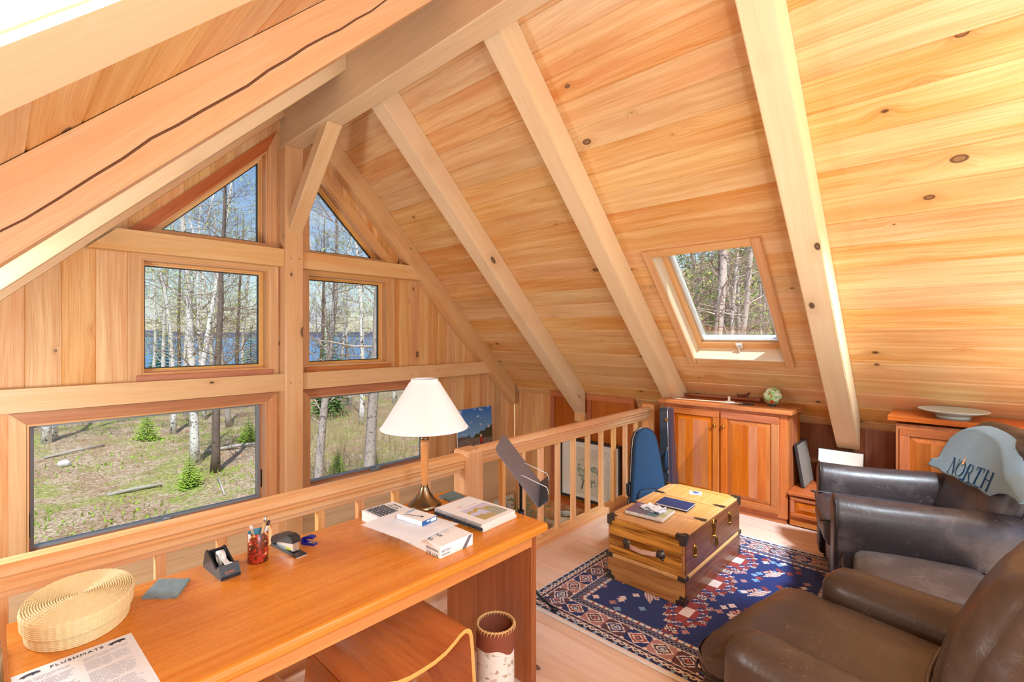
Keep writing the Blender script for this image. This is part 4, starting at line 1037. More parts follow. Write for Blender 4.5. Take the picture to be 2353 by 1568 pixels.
def latch(x, z0, z1, big=False):
    mb = MB(); y = TY0-.006; zm = (z0+z1)/2; h = z1-z0
    mb.lathe([(0, .004), (.016, .004), (.018, 0)], 14, (x, y, z1-.02), M=Matrix.Rotation(PI/2, 3, 'X')); mb.box((x, y-.003, zm), (.020, .008, h*.8), ch=.003); mb.box((x, y-.008, zm+.01), (.012, .008, h*.45), ch=.003)
    mb.lathe([(0, .012), (.010, .010), (.013, 0)], 14, (x, y, z0+.02), M=Matrix.Rotation(PI/2, 3, 'X'))
    if big:
        mb.lathe([(.026, .0), (.028, .006), (.022, .010), (.016, .006), (0, .005)], 20, (x, y, z1-.03), M=Matrix.Rotation(PI/2, 3, 'X'))
        mb.tube([(x, y-.006, z0+.03), (x+.012, y-.012, z0), (x+.02, y-.014, z0-.03), (x+.018, y-.012, z0-.055)], [.006, .008, .010, .006], 8)
    mb.build('lock' if big else 'latch', 'brass', tr)
latch(2.80, .235, .325); latch(3.09, .262, .395, True); latch(3.37, .265, .365)
mb = MB(); hp = [(TX0-.006, 1.505, .262), (TX0-.026, 1.47, .258), (TX0-.034, 1.40, .254), (TX0-.026, 1.33, .260), (TX0-.006, 1.295, .264)]
mb.grid(lambda u, v: (lambda i, f: Vector(hp[i]).lerp(Vector(hp[i+1]), f))(min(int(u*4), 3), u*4-min(int(u*4), 3))+Vector((0, 0, (v-.5)*.026)), 20, 1)
mb.grid(lambda u, v: (lambda i, f: Vector(hp[i]).lerp(Vector(hp[i+1]), f))(min(int(u*4), 3), u*4-min(int(u*4), 3))+Vector((.004, 0, (v-.5)*.026)), 20, 1, flip=True)
hd = mb.build('leather_handle', 'leather_strap', tr)
for y in (1.512, 1.288):
    mb = MB(); mb.lathe([(0, .016), (.010, .016), (.018, .008), (.026, .003), (.028, 0)], 14, (TX0-.004, y, .262), M=Matrix.Rotation(-PI/2, 3, 'Y')); mb.box((TX0-.018, y-.012 if y > 1.4 else y+.012, .262), (.012, .020, .034), ch=.004)
    for dz in (-.026, .026): mb.lathe([(0, .005), (.007, .004), (.009, 0)], 10, (TX0-.004, y+(.010 if y > 1.4 else -.010), .262+dz), M=Matrix.Rotation(-PI/2, 3, 'Y'))
    mb.build('handle_mount', 'dark_metal', hd)
# things on the trunk
TT = TZ+.0035
sn = empty('spiral_notebook', (2.865, 1.465, TT), 'colourful spiral notebook lying on the trunk under white slips', 'notebook', rz=math.radians(4)); M = W(sn); M3 = M.to_3x3()
mb = MB(); mb.box(M @ Vector((0, 0, .010)), (.200, .250, .018), M3, .001); mb.build('pages', 'page_edge', sn)
def ncol(u, v):
    t = u*.8+.25*v
    if v > .80: return c8(136, 112, 136)
    if v > .42: return c8(112, 104, 128) if math.sin(u*40+v*60) > .6 else c8(128, 130, 142)
    if v > .22: return c8(112, 144, 158)
    if v > .16: return c8(156, 156, 150)
    return c8(198, 206, 152) if math.sin(u*70) < .7 else c8(240, 240, 236)
mb = MB(); mb.grid(lambda u, v: M @ Vector((-.100+.2*u, -.125+.25*v, .0198)), 24, 30, smooth=False, colf=ncol); mb.build('cover', 'print', sn)
mb = MB()
for i in range(22):
    y = -.118+.0112*i; pts = []
    for k in range(7): a = PI*1.6*k/6-PI*.3; pts.append(M @ Vector((-.099-.007*math.sin(a), y, .010+.010*math.cos(a))))
    mb.tube(pts, .0022, 5)
mb.build('spiral_binding', 'pen_white', sn)
wp = empty('paper_slips', (2.885, 1.45, TT+.02), 'crumpled white paper slips lying on the spiral notebook', 'paper', rz=math.radians(-8)); M = W(wp)
mb = MB()
for k, (ox, oy, rz, h) in enumerate(((0, 0, 0, .006), (.012, .012, .25, .014), (-.008, -.006, -.2, .020))):
    Mk = M @ Matrix.Translation((ox, oy, h-.004)) @ Matrix.Rotation(rz, 4, 'Z')
    mb.grid(lambda u, v: Mk @ Vector(((u-.5)*.085, (v-.5)*.15, .006*math.sin(u*5+k)+.005*math.sin(v*9+k*2)+.004*math.sin((u+v)*14))), 12, 16)
mb.build('slips', 'white_paper', wp)
nv_ = empty('navy_notebook', (3.12, 1.41, TT), 'plain navy blue notebook in the middle of the trunk lid', 'notebook', rz=math.radians(3)); M = W(nv_); M3 = M.to_3x3()
mb = MB(); mb.box(M @ Vector((0, 0, .007)), (.150, .208, .009), M3, .001); mb.build('pages', 'page_edge', nv_)
mb = MB(); mb.box(M @ Vector((0, 0, .0128)), (.156, .214, .0026), M3, .001); mb.box(M @ Vector((0, 0, .0013)), (.156, .214, .0026), M3, .001); mb.box(M @ Vector((0, .1055, .007)), (.156, .003, .012), M3, .001); mb.build('cover', 'navy_cover', nv_)
cd = empty('picture_card', (3.47, 1.415, TT-.006), 'small pale card with a blue drawing on the far end of the trunk', 'card', rz=math.radians(20)); M = W(cd); M3 = M.to_3x3()
mb = MB(); mb.box(M @ Vector((0, 0, .001)), (.085, .085, .0012), M3, .0003); mb.build('card', plain('card_pale', c8(222, 216, 222), .6), cd)
mb = MB()
for a, b in (((-.01, -.02), (.02, .015)), ((.0, .018), (.028, -.012)), ((-.015, .0), (.02, .002)), ((.01, -.025), (.026, .02))): mb.tube([M @ Vector((*a, .002)), M @ Vector((*b, .002))], .0035, 5)
mb.build('blue_drawing', plain('card_blue', c8(70, 84, 150), .6), cd)
# ------------------------------------------------------------------ cabinets along the knee wall
CX = 4.387
def raised_door(parent, y0, y1, z0, z1, x=CX, name='door', m='cherry', fw=.058):
    r = Vector((x, 0, 0)); d = MB()
    t = .022
    for (a, b, c, e) in ((y0, y1, z0, z0+fw), (y0, y1, z1-fw, z1)): d.box((x-t/2, (a+b)/2, (c+e)/2), (t, b-a, e-c), ch=.004, grain=1)
    for (a, b) in ((y0, y0+fw), (y1-fw, y1)): d.box((x-t/2, (a+b)/2, (z0+z1)/2), (t, b-a, z1-z0-2*fw), ch=.004, grain=2)
    o = d.build(name, m, parent)
    p = MB(); a0, a1, b0, b1 = y0+fw, y1-fw, z0+fw, z1-fw; s = .036
    out = [(a0, b0), (a1, b0), (a1, b1), (a0, b1)]; inn = [(a0+s, b0+s), (a1-s, b0+s), (a1-s, b1-s), (a0+s, b1-s)]; k = R.random()*20
    V = [(x-.007, q[0], q[1]) for q in out]+[(x-.018, q[0], q[1]) for q in inn]+[(x-.0195, q[0], q[1]) for q in inn]
    gc = [(q[2]+k, q[1]+k, q[0]) for q in V]
    fs = [(i, i+4, (i+1) % 4+4, (i+1) % 4) for i in range(4)]
    p.add(V, fs, gc)
    n = max(1, round((a1-a0-2*s)/.075))
    for i in range(n):
        q0 = inn[0][0]+(inn[1][0]-inn[0][0])*i/n; q1 = inn[0][0]+(inn[1][0]-inn[0][0])*(i+1)/n; k = R.random()*30
        W4 = [(x-.018, q0, inn[0][1]), (x-.018, q1, inn[0][1]), (x-.018, q1, inn[2][1]), (x-.018, q0, inn[2][1])]
        p.add(W4, [(0, 3, 2, 1)], [(q[2]+k, q[1]+k, 0) for q in W4])
    p.build('raised_panel', m, o); return o
def knob(parent, y, z, x=CX):
    mb = MB(); mb.lathe([(.006, 0), (.006, .010), (.013, .016), (.015, .022), (.011, .028), (0, .030)], 16, (x-.021, y, z), M=Matrix.Rotation(-PI/2, 3, 'Y')); mb.build('knob', 'brass', parent)
c1 = empty('cabinet', (4.6, 1.566, 0), 'cherry cabinet with two raised-panel doors under the skylight', 'cabinet')
mb = MB(); mb.box((4.60, 1.566, .475), (.424, 1.06, .86), ch=.003, grain=2); mb.build('carcass', 'cherry', c1)
mb = MB(); mb.box((4.605, 1.566, .035), (.41, 1.04, .07), ch=.002, grain=1); mb.build('plinth', 'cherry', c1)
mb = MB(); mb.box((4.575, 1.566, .918), (.445, 1.14, .034), ch=.003, grain=1); mb.build('cabinet_top', 'cherry', c1)
d1 = raised_door(c1, 1.572, 2.040, .075, .872); knob(d1, 1.605, .745)
d2 = raised_door(c1, 1.095, 1.560, .075, .872); knob(d2, 1.530, .745)
c3 = empty('low_cabinet', (4.6, .69, 0), 'low cherry shelf unit with a drawer between the two tall cabinets', 'cabinet')
mb = MB(); mb.box((4.68, .69, .135), (.56, .67, .25), ch=.003, grain=1); mb.build('carcass', 'cherry', c3)
mb = MB(); mb.box((4.67, .69, .272), (.61, .68, .026), ch=.003, grain=1); mb.build('shelf_top', 'cherry', c3)
raised_door(c3, .70, 1.015, .085, .245, x=4.40, name='drawer', fw=.03)
raised_door(c3, .37, .685, .085, .245, x=4.40, name='drawer', fw=.03)
c2 = empty('cabinet', (4.6, -.25, 0), 'cherry cabinet behind the dark armchair, carrying the platter', 'cabinet')
mb = MB(); mb.box((4.57, -.25, .47), (.364, 1.19, .90), ch=.003, grain=2); mb.build('carcass', 'cherry', c2)
mb = MB(); mb.box((4.553, -.25, .957), (.40, 1.28, .036), ch=.003, grain=1); mb.build('cabinet_top', 'cherry', c2)
raised_door(c2, -.25, .325, .08, .895); raised_door(c2, -.83, -.26, .08, .895)
# beadboard side of the tall cabinet
mb = MB(); st = [(x, x+.05, True, True, [(.30, .90)], R.random()*40) for x in (4.40, 4.45, 4.50, 4.55, 4.60, 4.65, 4.70, 4.75)]
boards(mb, ((0, 1.0355, 0), (0, 0, 1), (1, 0, 0), (0, -1, 0)), st, t=.004, g=.003); mb.build('beaded_side', 'cherry', c1)
# built-in panels beyond the railing
c4 = empty('wall_panelling', (4.94, 3.3, -.6), 'tall cherry wall panelling beyond the railing, behind the framed print', 'panelling')
mb = MB(); mb.box((4.945, 3.298, .12), (.07, 1.19, 1.43), ch=.004, grain=2); mb.build('backing', 'cherry', c4)
mb = MB(); x = 4.903
for y in (2.725, 3.30, 3.865): mb.box((x, y, .12), (.02, .062, 1.43), ch=.003, grain=2)
for z in (.80, -.55): mb.box((x, 3.298, z), (.021, 1.19, .075), ch=.003, grain=1)
mb.build('frame', 'cherry', c4)
mb = MB(); mb.box((4.885, 3.412, .545), (.055, .15, .11), ch=.004); tag(mb.build('timber_block', 'timber_tan'), 'small timber block under the foot of the first free rafter', 'block')
# framed print seen through the balusters
fp = empty('framed_print', (4.86, 3.27, -.46), 'large framed print with white mat, seen through the balusters', 'picture')
mb = MB()
for (y, z, w, h) in ((3.27, .262, .86, .028), (3.27, -.445, .86, .028)): mb.box((4.865, y, z), (.045, w, h), ch=.003, grain=1)
for y in (2.853, 3.687): mb.box((4.865, y, -.09), (.045, .028, .70), ch=.003, grain=2)
mb.build('frame', 'dark_frame', fp)
mb = MB(); mb.box((4.868, 3.27, -.09), (.012, .81, .68), ch=.001); mb.build('mat_board', 'mat_white', fp)
from mathutils import noise as mnoise
def printcol(u, v):
    n = mnoise.noise(Vector((u*70, v*70, 1))); m = mnoise.noise(Vector((u*4, v*5, 4)))+.4*mnoise.noise(Vector((u*14, v*14, 2)))
    a = .5+.3*math.sin(u*4); r = math.hypot((u-.5)*1.1, v-.5)
    if r < .34 and m > .0: return c8(176, 192, 178) if n > -.1 else c8(120, 138, 130)
    if abs(u-.36-.3*(v-.3)) < .02 and .1 < v < .5: return c8(110, 112, 112)
    return c8(228, 228, 218) if n > 0 else c8(206, 208, 198)
mb = MB(); mb.grid(lambda u, v: (4.861, 3.55-u*.56, -.38+v*.56), 60, 60, smooth=False, colf=printcol); mb.build('print', 'print', fp)
# canvas with sky on the gable wall
cv = empty('canvas_painting', (4.2, 4.5, .10), 'unframed painting of blue sky, dark hill and a person in red by the window wall', 'painting')
mb = MB(); mb.plank((3.87, 4.545, .362), (4.47, 4.545, .362), .02, .51, up=(0, .06, 1), ch=.002); mb.build('stretcher', 'pen_white', cv)
def paint(u, v):
    hill = .30+.22*max(0, u-.42)*1.7+.02*math.sin(u*40); far = .27+.05*math.sin(u*6+1)
    cl = mnoise.noise(Vector((u*5, v*11, 3)))+.5*mnoise.noise(Vector((u*13, v*22, 8)))
    if abs(u-.66) < .045 and .10 < v < .27: return c8(176, 62, 52)
    if abs(u-.66) < .028 and .27 <= v < .33: return c8(226, 210, 190)
    if abs(u-.68) < .05 and v <= .10: return c8(60, 62, 84)
    if v < .24+.03*math.sin(u*5): return c8(128, 108, 98) if mnoise.noise(Vector((u*30, v*60, 1))) > -.1 else c8(150, 132, 122)
    if v < hill and u > .42: return c8(72, 66, 52) if mnoise.noise(Vector((u*40, v*40, 1))) > 0 else c8(94, 88, 60)
    if v < far+.02: return c8(110, 98, 96)
    if abs(u-.3) < .1 and v < .36-abs(u-.3): return c8(96, 92, 104)
    if cl > .42+.3*(v-.6): return c8(214, 224, 236)
    k = (v-.3)/.7; return tuple(a*(1-k)+b*k for a, b in zip(c8(132, 182, 226), c8(62, 116, 196)))
mb = MB(); mb.grid(lambda u, v: (3.872+u*.596, 4.5325+(-.015+.031*v), .108+v*.508), 60, 50, smooth=False, colf=paint); mb.build('painted_face', 'canvas', cv)
mb = MB(); mb.box((4.17, 4.555, .095), (.75, .06, .03), ch=.004); tag(mb.build('picture_ledge', 'fir_trim'), 'narrow wooden ledge under the unframed painting', 'ledge')
# small framed print on the wall below
sf = empty('framed_sketch', (4.72, 4.56, -.92), 'small framed sketch low on the window wall, seen below the music stand', 'picture')
mb = MB()
for (x, z, w, h) in ((4.72, -.645, .44, .02), (4.72, -.925, .44, .02)): mb.box((x, 4.572, z), (w, .025, h), ch=.003)
for x in (4.51, 4.93): mb.box((x, 4.572, -.785), (.02, .025, .28), ch=.003, grain=2)
mb.build('frame', 'fir_trim', sf)
mb = MB(); mb.box((4.72, 4.578, -.785), (.40, .010, .26), ch=.001); mb.build('mat_board', 'mat_white', sf)
mb = MB()
for i in range(9): mb.tube([(4.66+.02*i, 4.571, -.86+.012*(i % 3)), (4.655+.021*i, 4.571, -.80+.05*math.sin(i*1.3))], .002, 4)
mb.build('sketch', 'ink', sf)
# ledge, pot and plant on the lower level
mb = MB(); mb.box((4.55, 3.2, -1.62), (.62, 1.9, 1.6), ch=.01, grain=1)
tag(mb.build('side_cupboard', plain('cupboard_pale', c8(206, 178, 150), .6, 0, .3, var=.08, vs=5)), 'pale cupboard on the lower level below the railing, top just visible', 'cupboard')
wk = empty('woven_pot', (4.5, 3.36, -.82), 'open woven pot on the lower cupboard, seen between balusters', 'pot')
mb = MB(); mb.lathe([(0, .0), (.10, .0), (.145, .07), (.15, .16), (.118, .27), (.108, .30), (.100, .295), (.108, .26), (.13, .16), (.12, .03), (0, .02)], 32, (4.5, 3.36, -.82)); mb.build('body', plain('pot_weave', c8(206, 196, 176), .9, 0, .1, var=.25, vs=70, bump=.4), wk)
mb = MB(); mb.lathe([(.109, .296), (.113, .305), (.106, .309), (.099, .298)], 32, (4.5, 3.36, -.82)); mb.build('rim', 'straw_dark', wk)
pt = empty('pot_plant', (4.45, 3.92, -.82), 'grey-green leafy plant on the lower cupboard behind the music stand', 'plant')
mb = MB()
for i in range(60):
    a, r_, h = R.random()*2*PI, R.random()*.20, .05+R.random()*.22; c = Vector((4.45+r_*math.cos(a)*.8, 3.92+r_*math.sin(a)*1.4, -.80+h)); d = Vector((math.cos(a), math.sin(a), R.random()-.3)).normalized(); s = d.cross(Vector((0, 0, 1))).normalized(); L = .05+.04*R.random()
    mb.add([c, c+d*L*.5+s*L*.35, c+d*L, c+d*L*.5-s*L*.35], [(0, 1, 2, 3)])
mb.build('leaves', 'leaf_grey', pt)
mb = MB()
for i in range(14): a = i*.9; mb.tube([(4.45, 3.92, -.80), (4.45+.1*math.cos(a), 3.92+.14*math.sin(a), -.66+.04*(i % 3))], .003, 4)
mb.build('stems', 'straw_dark', pt)
mb = MB(); mb.box((4.42, 3.62, -.78), (.10, .09, .08), ch=.004); tag(mb.build('red_box', 'red_box'), 'small red box on the lower cupboard between plant and pot', 'box')
# ------------------------------------------------------------------ things on and near the cabinets
ob = empty('glass_float', (4.585, 1.197, .935), 'green and red swirled glass ball on a little foot, on the cabinet', 'ornament')
def swirl():
    g = G('swirl'); p = g.attr('gc').outputs[1]
    n = g.noise(g.vadd(p, g.vmul(g.noise(p, 16, 3, out=1), (.05, .05, .05))), 22, 3, .6); n2 = g.noise(p, 30, 4, .7)
    col = g.mix(g.ss(n, .42, .52), c8(236, 240, 226), c8(146, 204, 128)); col = g.mix(g.ss(n, .56, .6), col, c8(196, 70, 62)); col = g.mix(g.ss(n2, .6, .66), col, c8(86, 160, 92))
    g.bsdf(col, .1, 0, .6); MATS['swirl'] = g.m
swirl()
mb = MB(); mb.lathe([(.0745*math.sin(PI*i/24), .087-.0745*math.cos(PI*i/24)) for i in range(25)], 40, (4.585, 1.197, .935)); mb.build('ball', 'swirl', ob)
mb = MB(); mb.lathe([(.0, 0), (.026, 0), (.026, .006), (.018, .012), (.024, .018)], 24, (4.585, 1.197, .935)); mb.build('foot', 'black_plastic', ob)
fl = empty('wooden_flute', (4.70, 1.74, .935), 'long red-brown wooden flute with carved bird, lying at the back of the cabinet', 'flute')
f0, f1 = Vector((4.70, 2.085, .958)), Vector((4.735, 1.33, .958)); fd = (f1-f0).normalized()
mb = MB(); mb.tube([f0, f0+fd*.12, f0+fd*.125, f0+fd*.22, f0+fd*.225, f1-fd*.05, f1-fd*.045, f1], [.012, .014, .018, .018, .015, .0165, .022, .022], 14); mb.build('body', 'flute_wood', fl)
mb = MB()
for i in range(5): mb.tube([f0+fd*(.16+.0)+Vector((-.012, 0, .016)), f0+fd*.215+Vector((-.012, 0, .016))], .003, 5)
mb.build('sound_slot', 'cord_black', fl)
q = f0+fd*.60
mb = MB(); mb.tube([q+Vector((0, .05, .018)), q+Vector((0, .02, .026)), q+Vector((0, -.02, .030)), q+Vector((0, -.045, .044))], [.006, .013, .014, .006], 10); mb.tube([q+Vector((0, -.04, .040)), q+Vector((0, -.055, .058)), q+Vector((0, -.075, .054))], [.008, .009, .002], 8); mb.tube([q+Vector((0, .03, .026)), q+Vector((0, .055, .046))], [.008, .003], 8); mb.build('carved_bird', plain('carving', c8(112, 50, 34), .5), fl)
mb = MB()
for i in range(26):
    a = R.random()*2*PI; l = .03+.03*R.random(); c = f0+Vector((R.random()*.02-.01, R.random()*.05-.01, .0)); mb.tube([c, c+Vector((math.cos(a)*.014-.01, math.sin(a)*.03+.01, .012-.02*R.random())), c+Vector((math.cos(a)*.02-.016, math.sin(a)*.04, -.016))], .003, 4)
mb.build('fringe', plain('fringe_plum', c8(96, 56, 48), .9), fl)
bw = empty('violin_bow', (4.50, 1.62, .935), 'violin bow with dark frog and pale hair lying along the cabinet front edge', 'bow')
b0, b1 = Vector((4.44, 2.03, .943)), Vector((4.50, 1.34, .945)); bd_ = (b1-b0).normalized()
mb = MB(); mb.tube([b0, b0.lerp(b1, .5), b1], [.0028, .004, .0045], 8); mb.tube([b0, b0+Vector((-.004, -.004, .014))], [.004, .002], 6); mb.build('stick', 'bow_hair', bw)
mb = MB(); mb.plank(b0+Vector((-.012, 0, 0)), b1+Vector((-.014, .06, -.002)), .009, .0018, ch=.0004); mb.build('bow_hair', 'bow_hair', bw)
mb = MB(); mb.plank(b1+Vector((-.012, .07, 0)), b1+Vector((-.012, .015, 0)), .016, .016, ch=.003); mb.tube([b1-bd_*.07, b1+bd_*.02], [.0055, .0065], 8); mb.plank(b1+Vector((-.03, .10, -.003)), b1+Vector((-.026, -.01, -.003)), .010, .008, ch=.002); mb.build('frog', 'cord_black', bw)
mb = MB(); mb.plank((4.545, 1.545, .937), (4.545, 1.545, .992), .016, .02, up=(0, 1, 0), ch=.003); mb.plank((4.545, 1.575, .944), (4.545, 1.50, .944), .024, .014, ch=.003)
tag(mb.build('rosin_block', 'bow_hair'), 'small upright cream block between the bow and the flute', 'block')
pf = empty('platter', (4.50, .045, .975), 'wide grey-green stoneware platter on the cabinet behind the armchair', 'platter')
mb = MB(); mb.lathe([(0, .022), (.09, .020), (.16, .046), (.186, .056), (.188, .060), (.180, .060), (.10, .036), (0, .034)], 56, (4.50, .045, .975)); mb.build('dish', 'stoneware', pf)
mb = MB(); mb.lathe([(.084, .0), (.088, .0), (.092, .022), (.08, .022), (.084, .0)], 48, (4.50, .045, .975)); mb.build('foot_ring', 'stoneware', pf)
gb = empty('leaning_panel', (4.69, .99, .286), 'grey-brown canvas leaning against the side of the cherry cabinet, on the low shelf', 'picture')
mb = MB(); mb.plank((4.53, .985, .465), (4.86, .985, .465), .024, .352, up=(0, .16, 1), ch=.002); mb.build('canvas', 'dark_frame', gb)
mb = MB(); mb.plank((4.535, .9715, .463), (4.855, .9715, .463), .003, .342, up=(0, .16, 1), ch=.0005); mb.build('face', 'greyboard', gb)
wb = empty('white_panel', (4.82, .73, .286), 'white canvas with dark edge leaning on the wall below the broad rafter', 'picture')
mb = MB(); mb.plank((4.80, .58, .435), (4.80, .90, .435), .02, .30, up=(.14, 0, 1), ch=.002); mb.build('canvas', 'dark_frame', wb)
mb = MB(); mb.plank((4.788, .584, .435), (4.788, .896, .435), .003, .292, up=(.14, 0, 1), ch=.0005); mb.build('face', plain('offwhite', c8(234, 232, 222), .7, 0, .2), wb)
# ------------------------------------------------------------------ instrument cases
def outline(fn, n): return [fn(i/n) for i in range(n)]
vc = empty('violin_case', (3.70, 1.90, 0), 'dark blue dart-shaped fabric violin case with front pocket, standing by the railing', 'violin case')
nf = Vector((-.64, -.76, 0)).normalized(); ux = Vector((nf.y, -nf.x, 0))*-1
upv = (Vector((0, 0, 1))-nf*.16).normalized(); nn = ux.cross(upv)
if nn.dot(nf) < 0: ux = -ux; nn = ux.cross(upv)
Vb = Vector((3.66, 1.86, .0))
half = [(.0, .0), (.12, .0), (.158, .02), (.168, .07), (.165, .14), (.150, .24), (.132, .40), (.112, .58), (.094, .69), (.066, .745), (.025, .77), (.0, .773)]
def smooth_half(h, s=1.0): return h
full = [(x, z) for x, z in half]+[(-x, z) for x, z in reversed(half[1:-1])]
def inset(poly, d): return offs(poly, -d)
mb = MB(); layers = [(-.095, .012), (-.085, 0), (-.006, 0), (.010, .012), (.014, .03)]
nP = len(full); vs = []
for dep, ins in layers:
    for (x, z) in inset(full, ins) if ins else full: vs.append(Vb+ux*x+upv*z+nn*dep)
fs = []
for l in range(len(layers)-1):
    for i in range(nP): j = (i+1) % nP; fs.append((l*nP+i, l*nP+j, (l+1)*nP+j, (l+1)*nP+i))
fs += [tuple(range(nP-1, -1, -1)), tuple(range((len(layers)-1)*nP, len(layers)*nP))]
mb.add(vs, fs); mb.build('case_shell', 'case_blue', vc)
def bead(poly, dep, r, name, mat, parent, o, ux, upv, nn):
    mb = MB(); pts = [o+ux*x+upv*z+nn*dep for x, z in poly]; pts.append(pts[0]); mb.tube(pts, r, 6, cap=False); return mb.build(name, mat, parent)
bead(offs(full, .001), -.006, .005, 'front_piping', 'case_trim', vc, Vb, ux, upv, nn); bead(offs(full, .001), -.045, .004, 'zipper', 'steel', vc, Vb, ux, upv, nn)
pk = [(-.105, .03), (.105, .03), (.115, .10), (.105, .24), (.085, .275), (.04, .285), (-.04, .285), (-.085, .275), (-.105, .24), (-.115, .10)]
mb = MB(); vs = []; n2 = len(pk)
for dep, ins in ((.012, 0), (.030, .004), (.038, .025)):
    for x, z in offs(pk, -ins) if ins else pk: vs.append(Vb+ux*x+upv*z+nn*dep)
fs = [(l*n2+i, l*n2+(i+1) % n2, (l+1)*n2+(i+1) % n2, (l+1)*n2+i) for l in range(2) for i in range(n2)]+[tuple(range(2*n2, 3*n2))]
mb.add(vs, fs); mb.build('front_pocket', 'case_blue', vc); bead(pk, .031, .0035, 'pocket_zipper', 'case_trim', vc, Vb, ux, upv, nn)
mb = MB()
for sx_ in (-1,):
    for z in (.18, .36, .50, .62): x = -.135 if z < .3 else -.118 if z < .45 else -.104 if z < .6 else -.09; mb.box(Vb+ux*(x-.004)+upv*z-nn*.03, (.010, .03, .012), Matrix((ux, nn, upv)).transposed(), .002)
mb.build('buckle', 'steel', vc)
mb = MB(); mb.tube([Vb-ux*.12+upv*.20-nn*.05, Vb-ux*.165+upv*.23-nn*.05, Vb-ux*.165+upv*.31-nn*.05, Vb-ux*.12+upv*.34-nn*.05], .012, 8); mb.build('carry_handle', 'case_trim', vc)
gcs = empty('instrument_case', (4.15, 1.9, 0), 'black hard-shell instrument case on end, behind the blue violin case', 'instrument case')
ln = Vector((.25, -.97, 0)).normalized(); sx3 = Vector((.97, .25, 0)).normalized(); up3 = (Vector((0, 0, 1))+sx3*.03-ln*.03).normalized(); ln = sx3.cross(up3).normalized()
Gb = Vector((4.06, 1.85, .0))
go = [(.0, .0), (.22, .0), (.28, .04), (.30, .14), (.27, .25), (.215, .33), (.205, .40), (.215, .46), (.20, .55), (.16, .62), (.15, .80), (.145, .865), (.12, .895), (.03, .895), (.005, .87), (.0, .6)]
mb = MB(); vs = []; n3 = len(go); lay_ = [(-.105, .006), (-.100, 0), (-.052, 0)]
def shellmesh(layers):
    mb = MB(); vs = []
    for dep, ins in layers:
        for x, z in offs(go, -ins) if ins else go: vs.append(Gb+sx3*x+up3*z+ln*dep)
    m = len(layers)
    fs = [(l*n3+i, l*n3+(i+1) % n3, (l+1)*n3+(i+1) % n3, (l+1)*n3+i) for l in range(m-1) for i in range(n3)]+[tuple(range(n3-1, -1, -1)), tuple(range((m-1)*n3, m*n3))]
    return mb.add(vs, fs)
shellmesh([(-.105, .006), (-.100, 0), (-.034, 0)]).build('case_bottom', 'case_black', gcs)
shellmesh([(-.030, 0), (-.006, 0), (.0, .008), (.004, .03)]).build('case_lid', 'case_plum', gcs)
bead(offs(go, .001), -.032, .004, 'lid_seam', 'steel', gcs, Gb, sx3, up3, ln)
mb = MB(); mb.tube([Gb+up3*.52-ln*.045, Gb-sx3*.035+up3*.50-ln*.045, Gb-sx3*.042+up3*.44-ln*.045, Gb-sx3*.035+up3*.38-ln*.045, Gb+up3*.36-ln*.045], .010, 8); mb.build('carry_handle', 'case_blue', gcs)
for z in (.24, .80, .54, .34):
    mb = MB(); s_ = (.03, .010, .022) if z in (.24, .80) else (.014, .008, .03)
    mb.box(Gb-sx3*.006+up3*z-ln*.04, (s_[1], s_[0], s_[2]), Matrix((sx3, ln, up3)).transposed(), .003); mb.build('latch', 'brass' if z in (.24, .80) else 'steel', gcs)
# ------------------------------------------------------------------ armchairs
def local(O, f):
    f = Vector((*f, 0)).normalized(); a = Vector((f.y, -f.x, 0)); M = Matrix((a, f, Vector((0, 0, 1)))).transposed().to_4x4(); M.translation = Vector((*O, 0)); return M
def chair_root(name, O, f, label):
    M = local(O, f); r = empty(name, (0, 0, 0), label, 'armchair'); r.matrix_basis = M; return r, M, M.to_3x3()
def rot(M3, ax, deg): return M3 @ Matrix.Rotation(math.radians(deg), 3, ax)
def pipe(pts, M, parent, name='piping', r=.0055, closed=False, mat='piping'):
    mb = MB(); P = [M @ Vector(p) for p in pts]
    # smooth the polyline
    Q = []
    n = len(P)
    for i in range(n if closed else n-1):
        p0, p1, p2, p3 = P[(i-1) % n if closed else max(i-1, 0)], P[i], P[(i+1) % n], P[(i+2) % n if closed else min(i+2, n-1)]
        for k in range(6):
            t = k/6; Q.append(.5*((2*p1)+(p2-p0)*t+(2*p0-5*p1+4*p2-p3)*t*t+(3*p1-p0-3*p2+p3)*t**3))
    Q.append(P[0] if closed else P[-1]); mb.tube(Q, r, 6, cap=not closed); return mb.build(name, mat, parent)
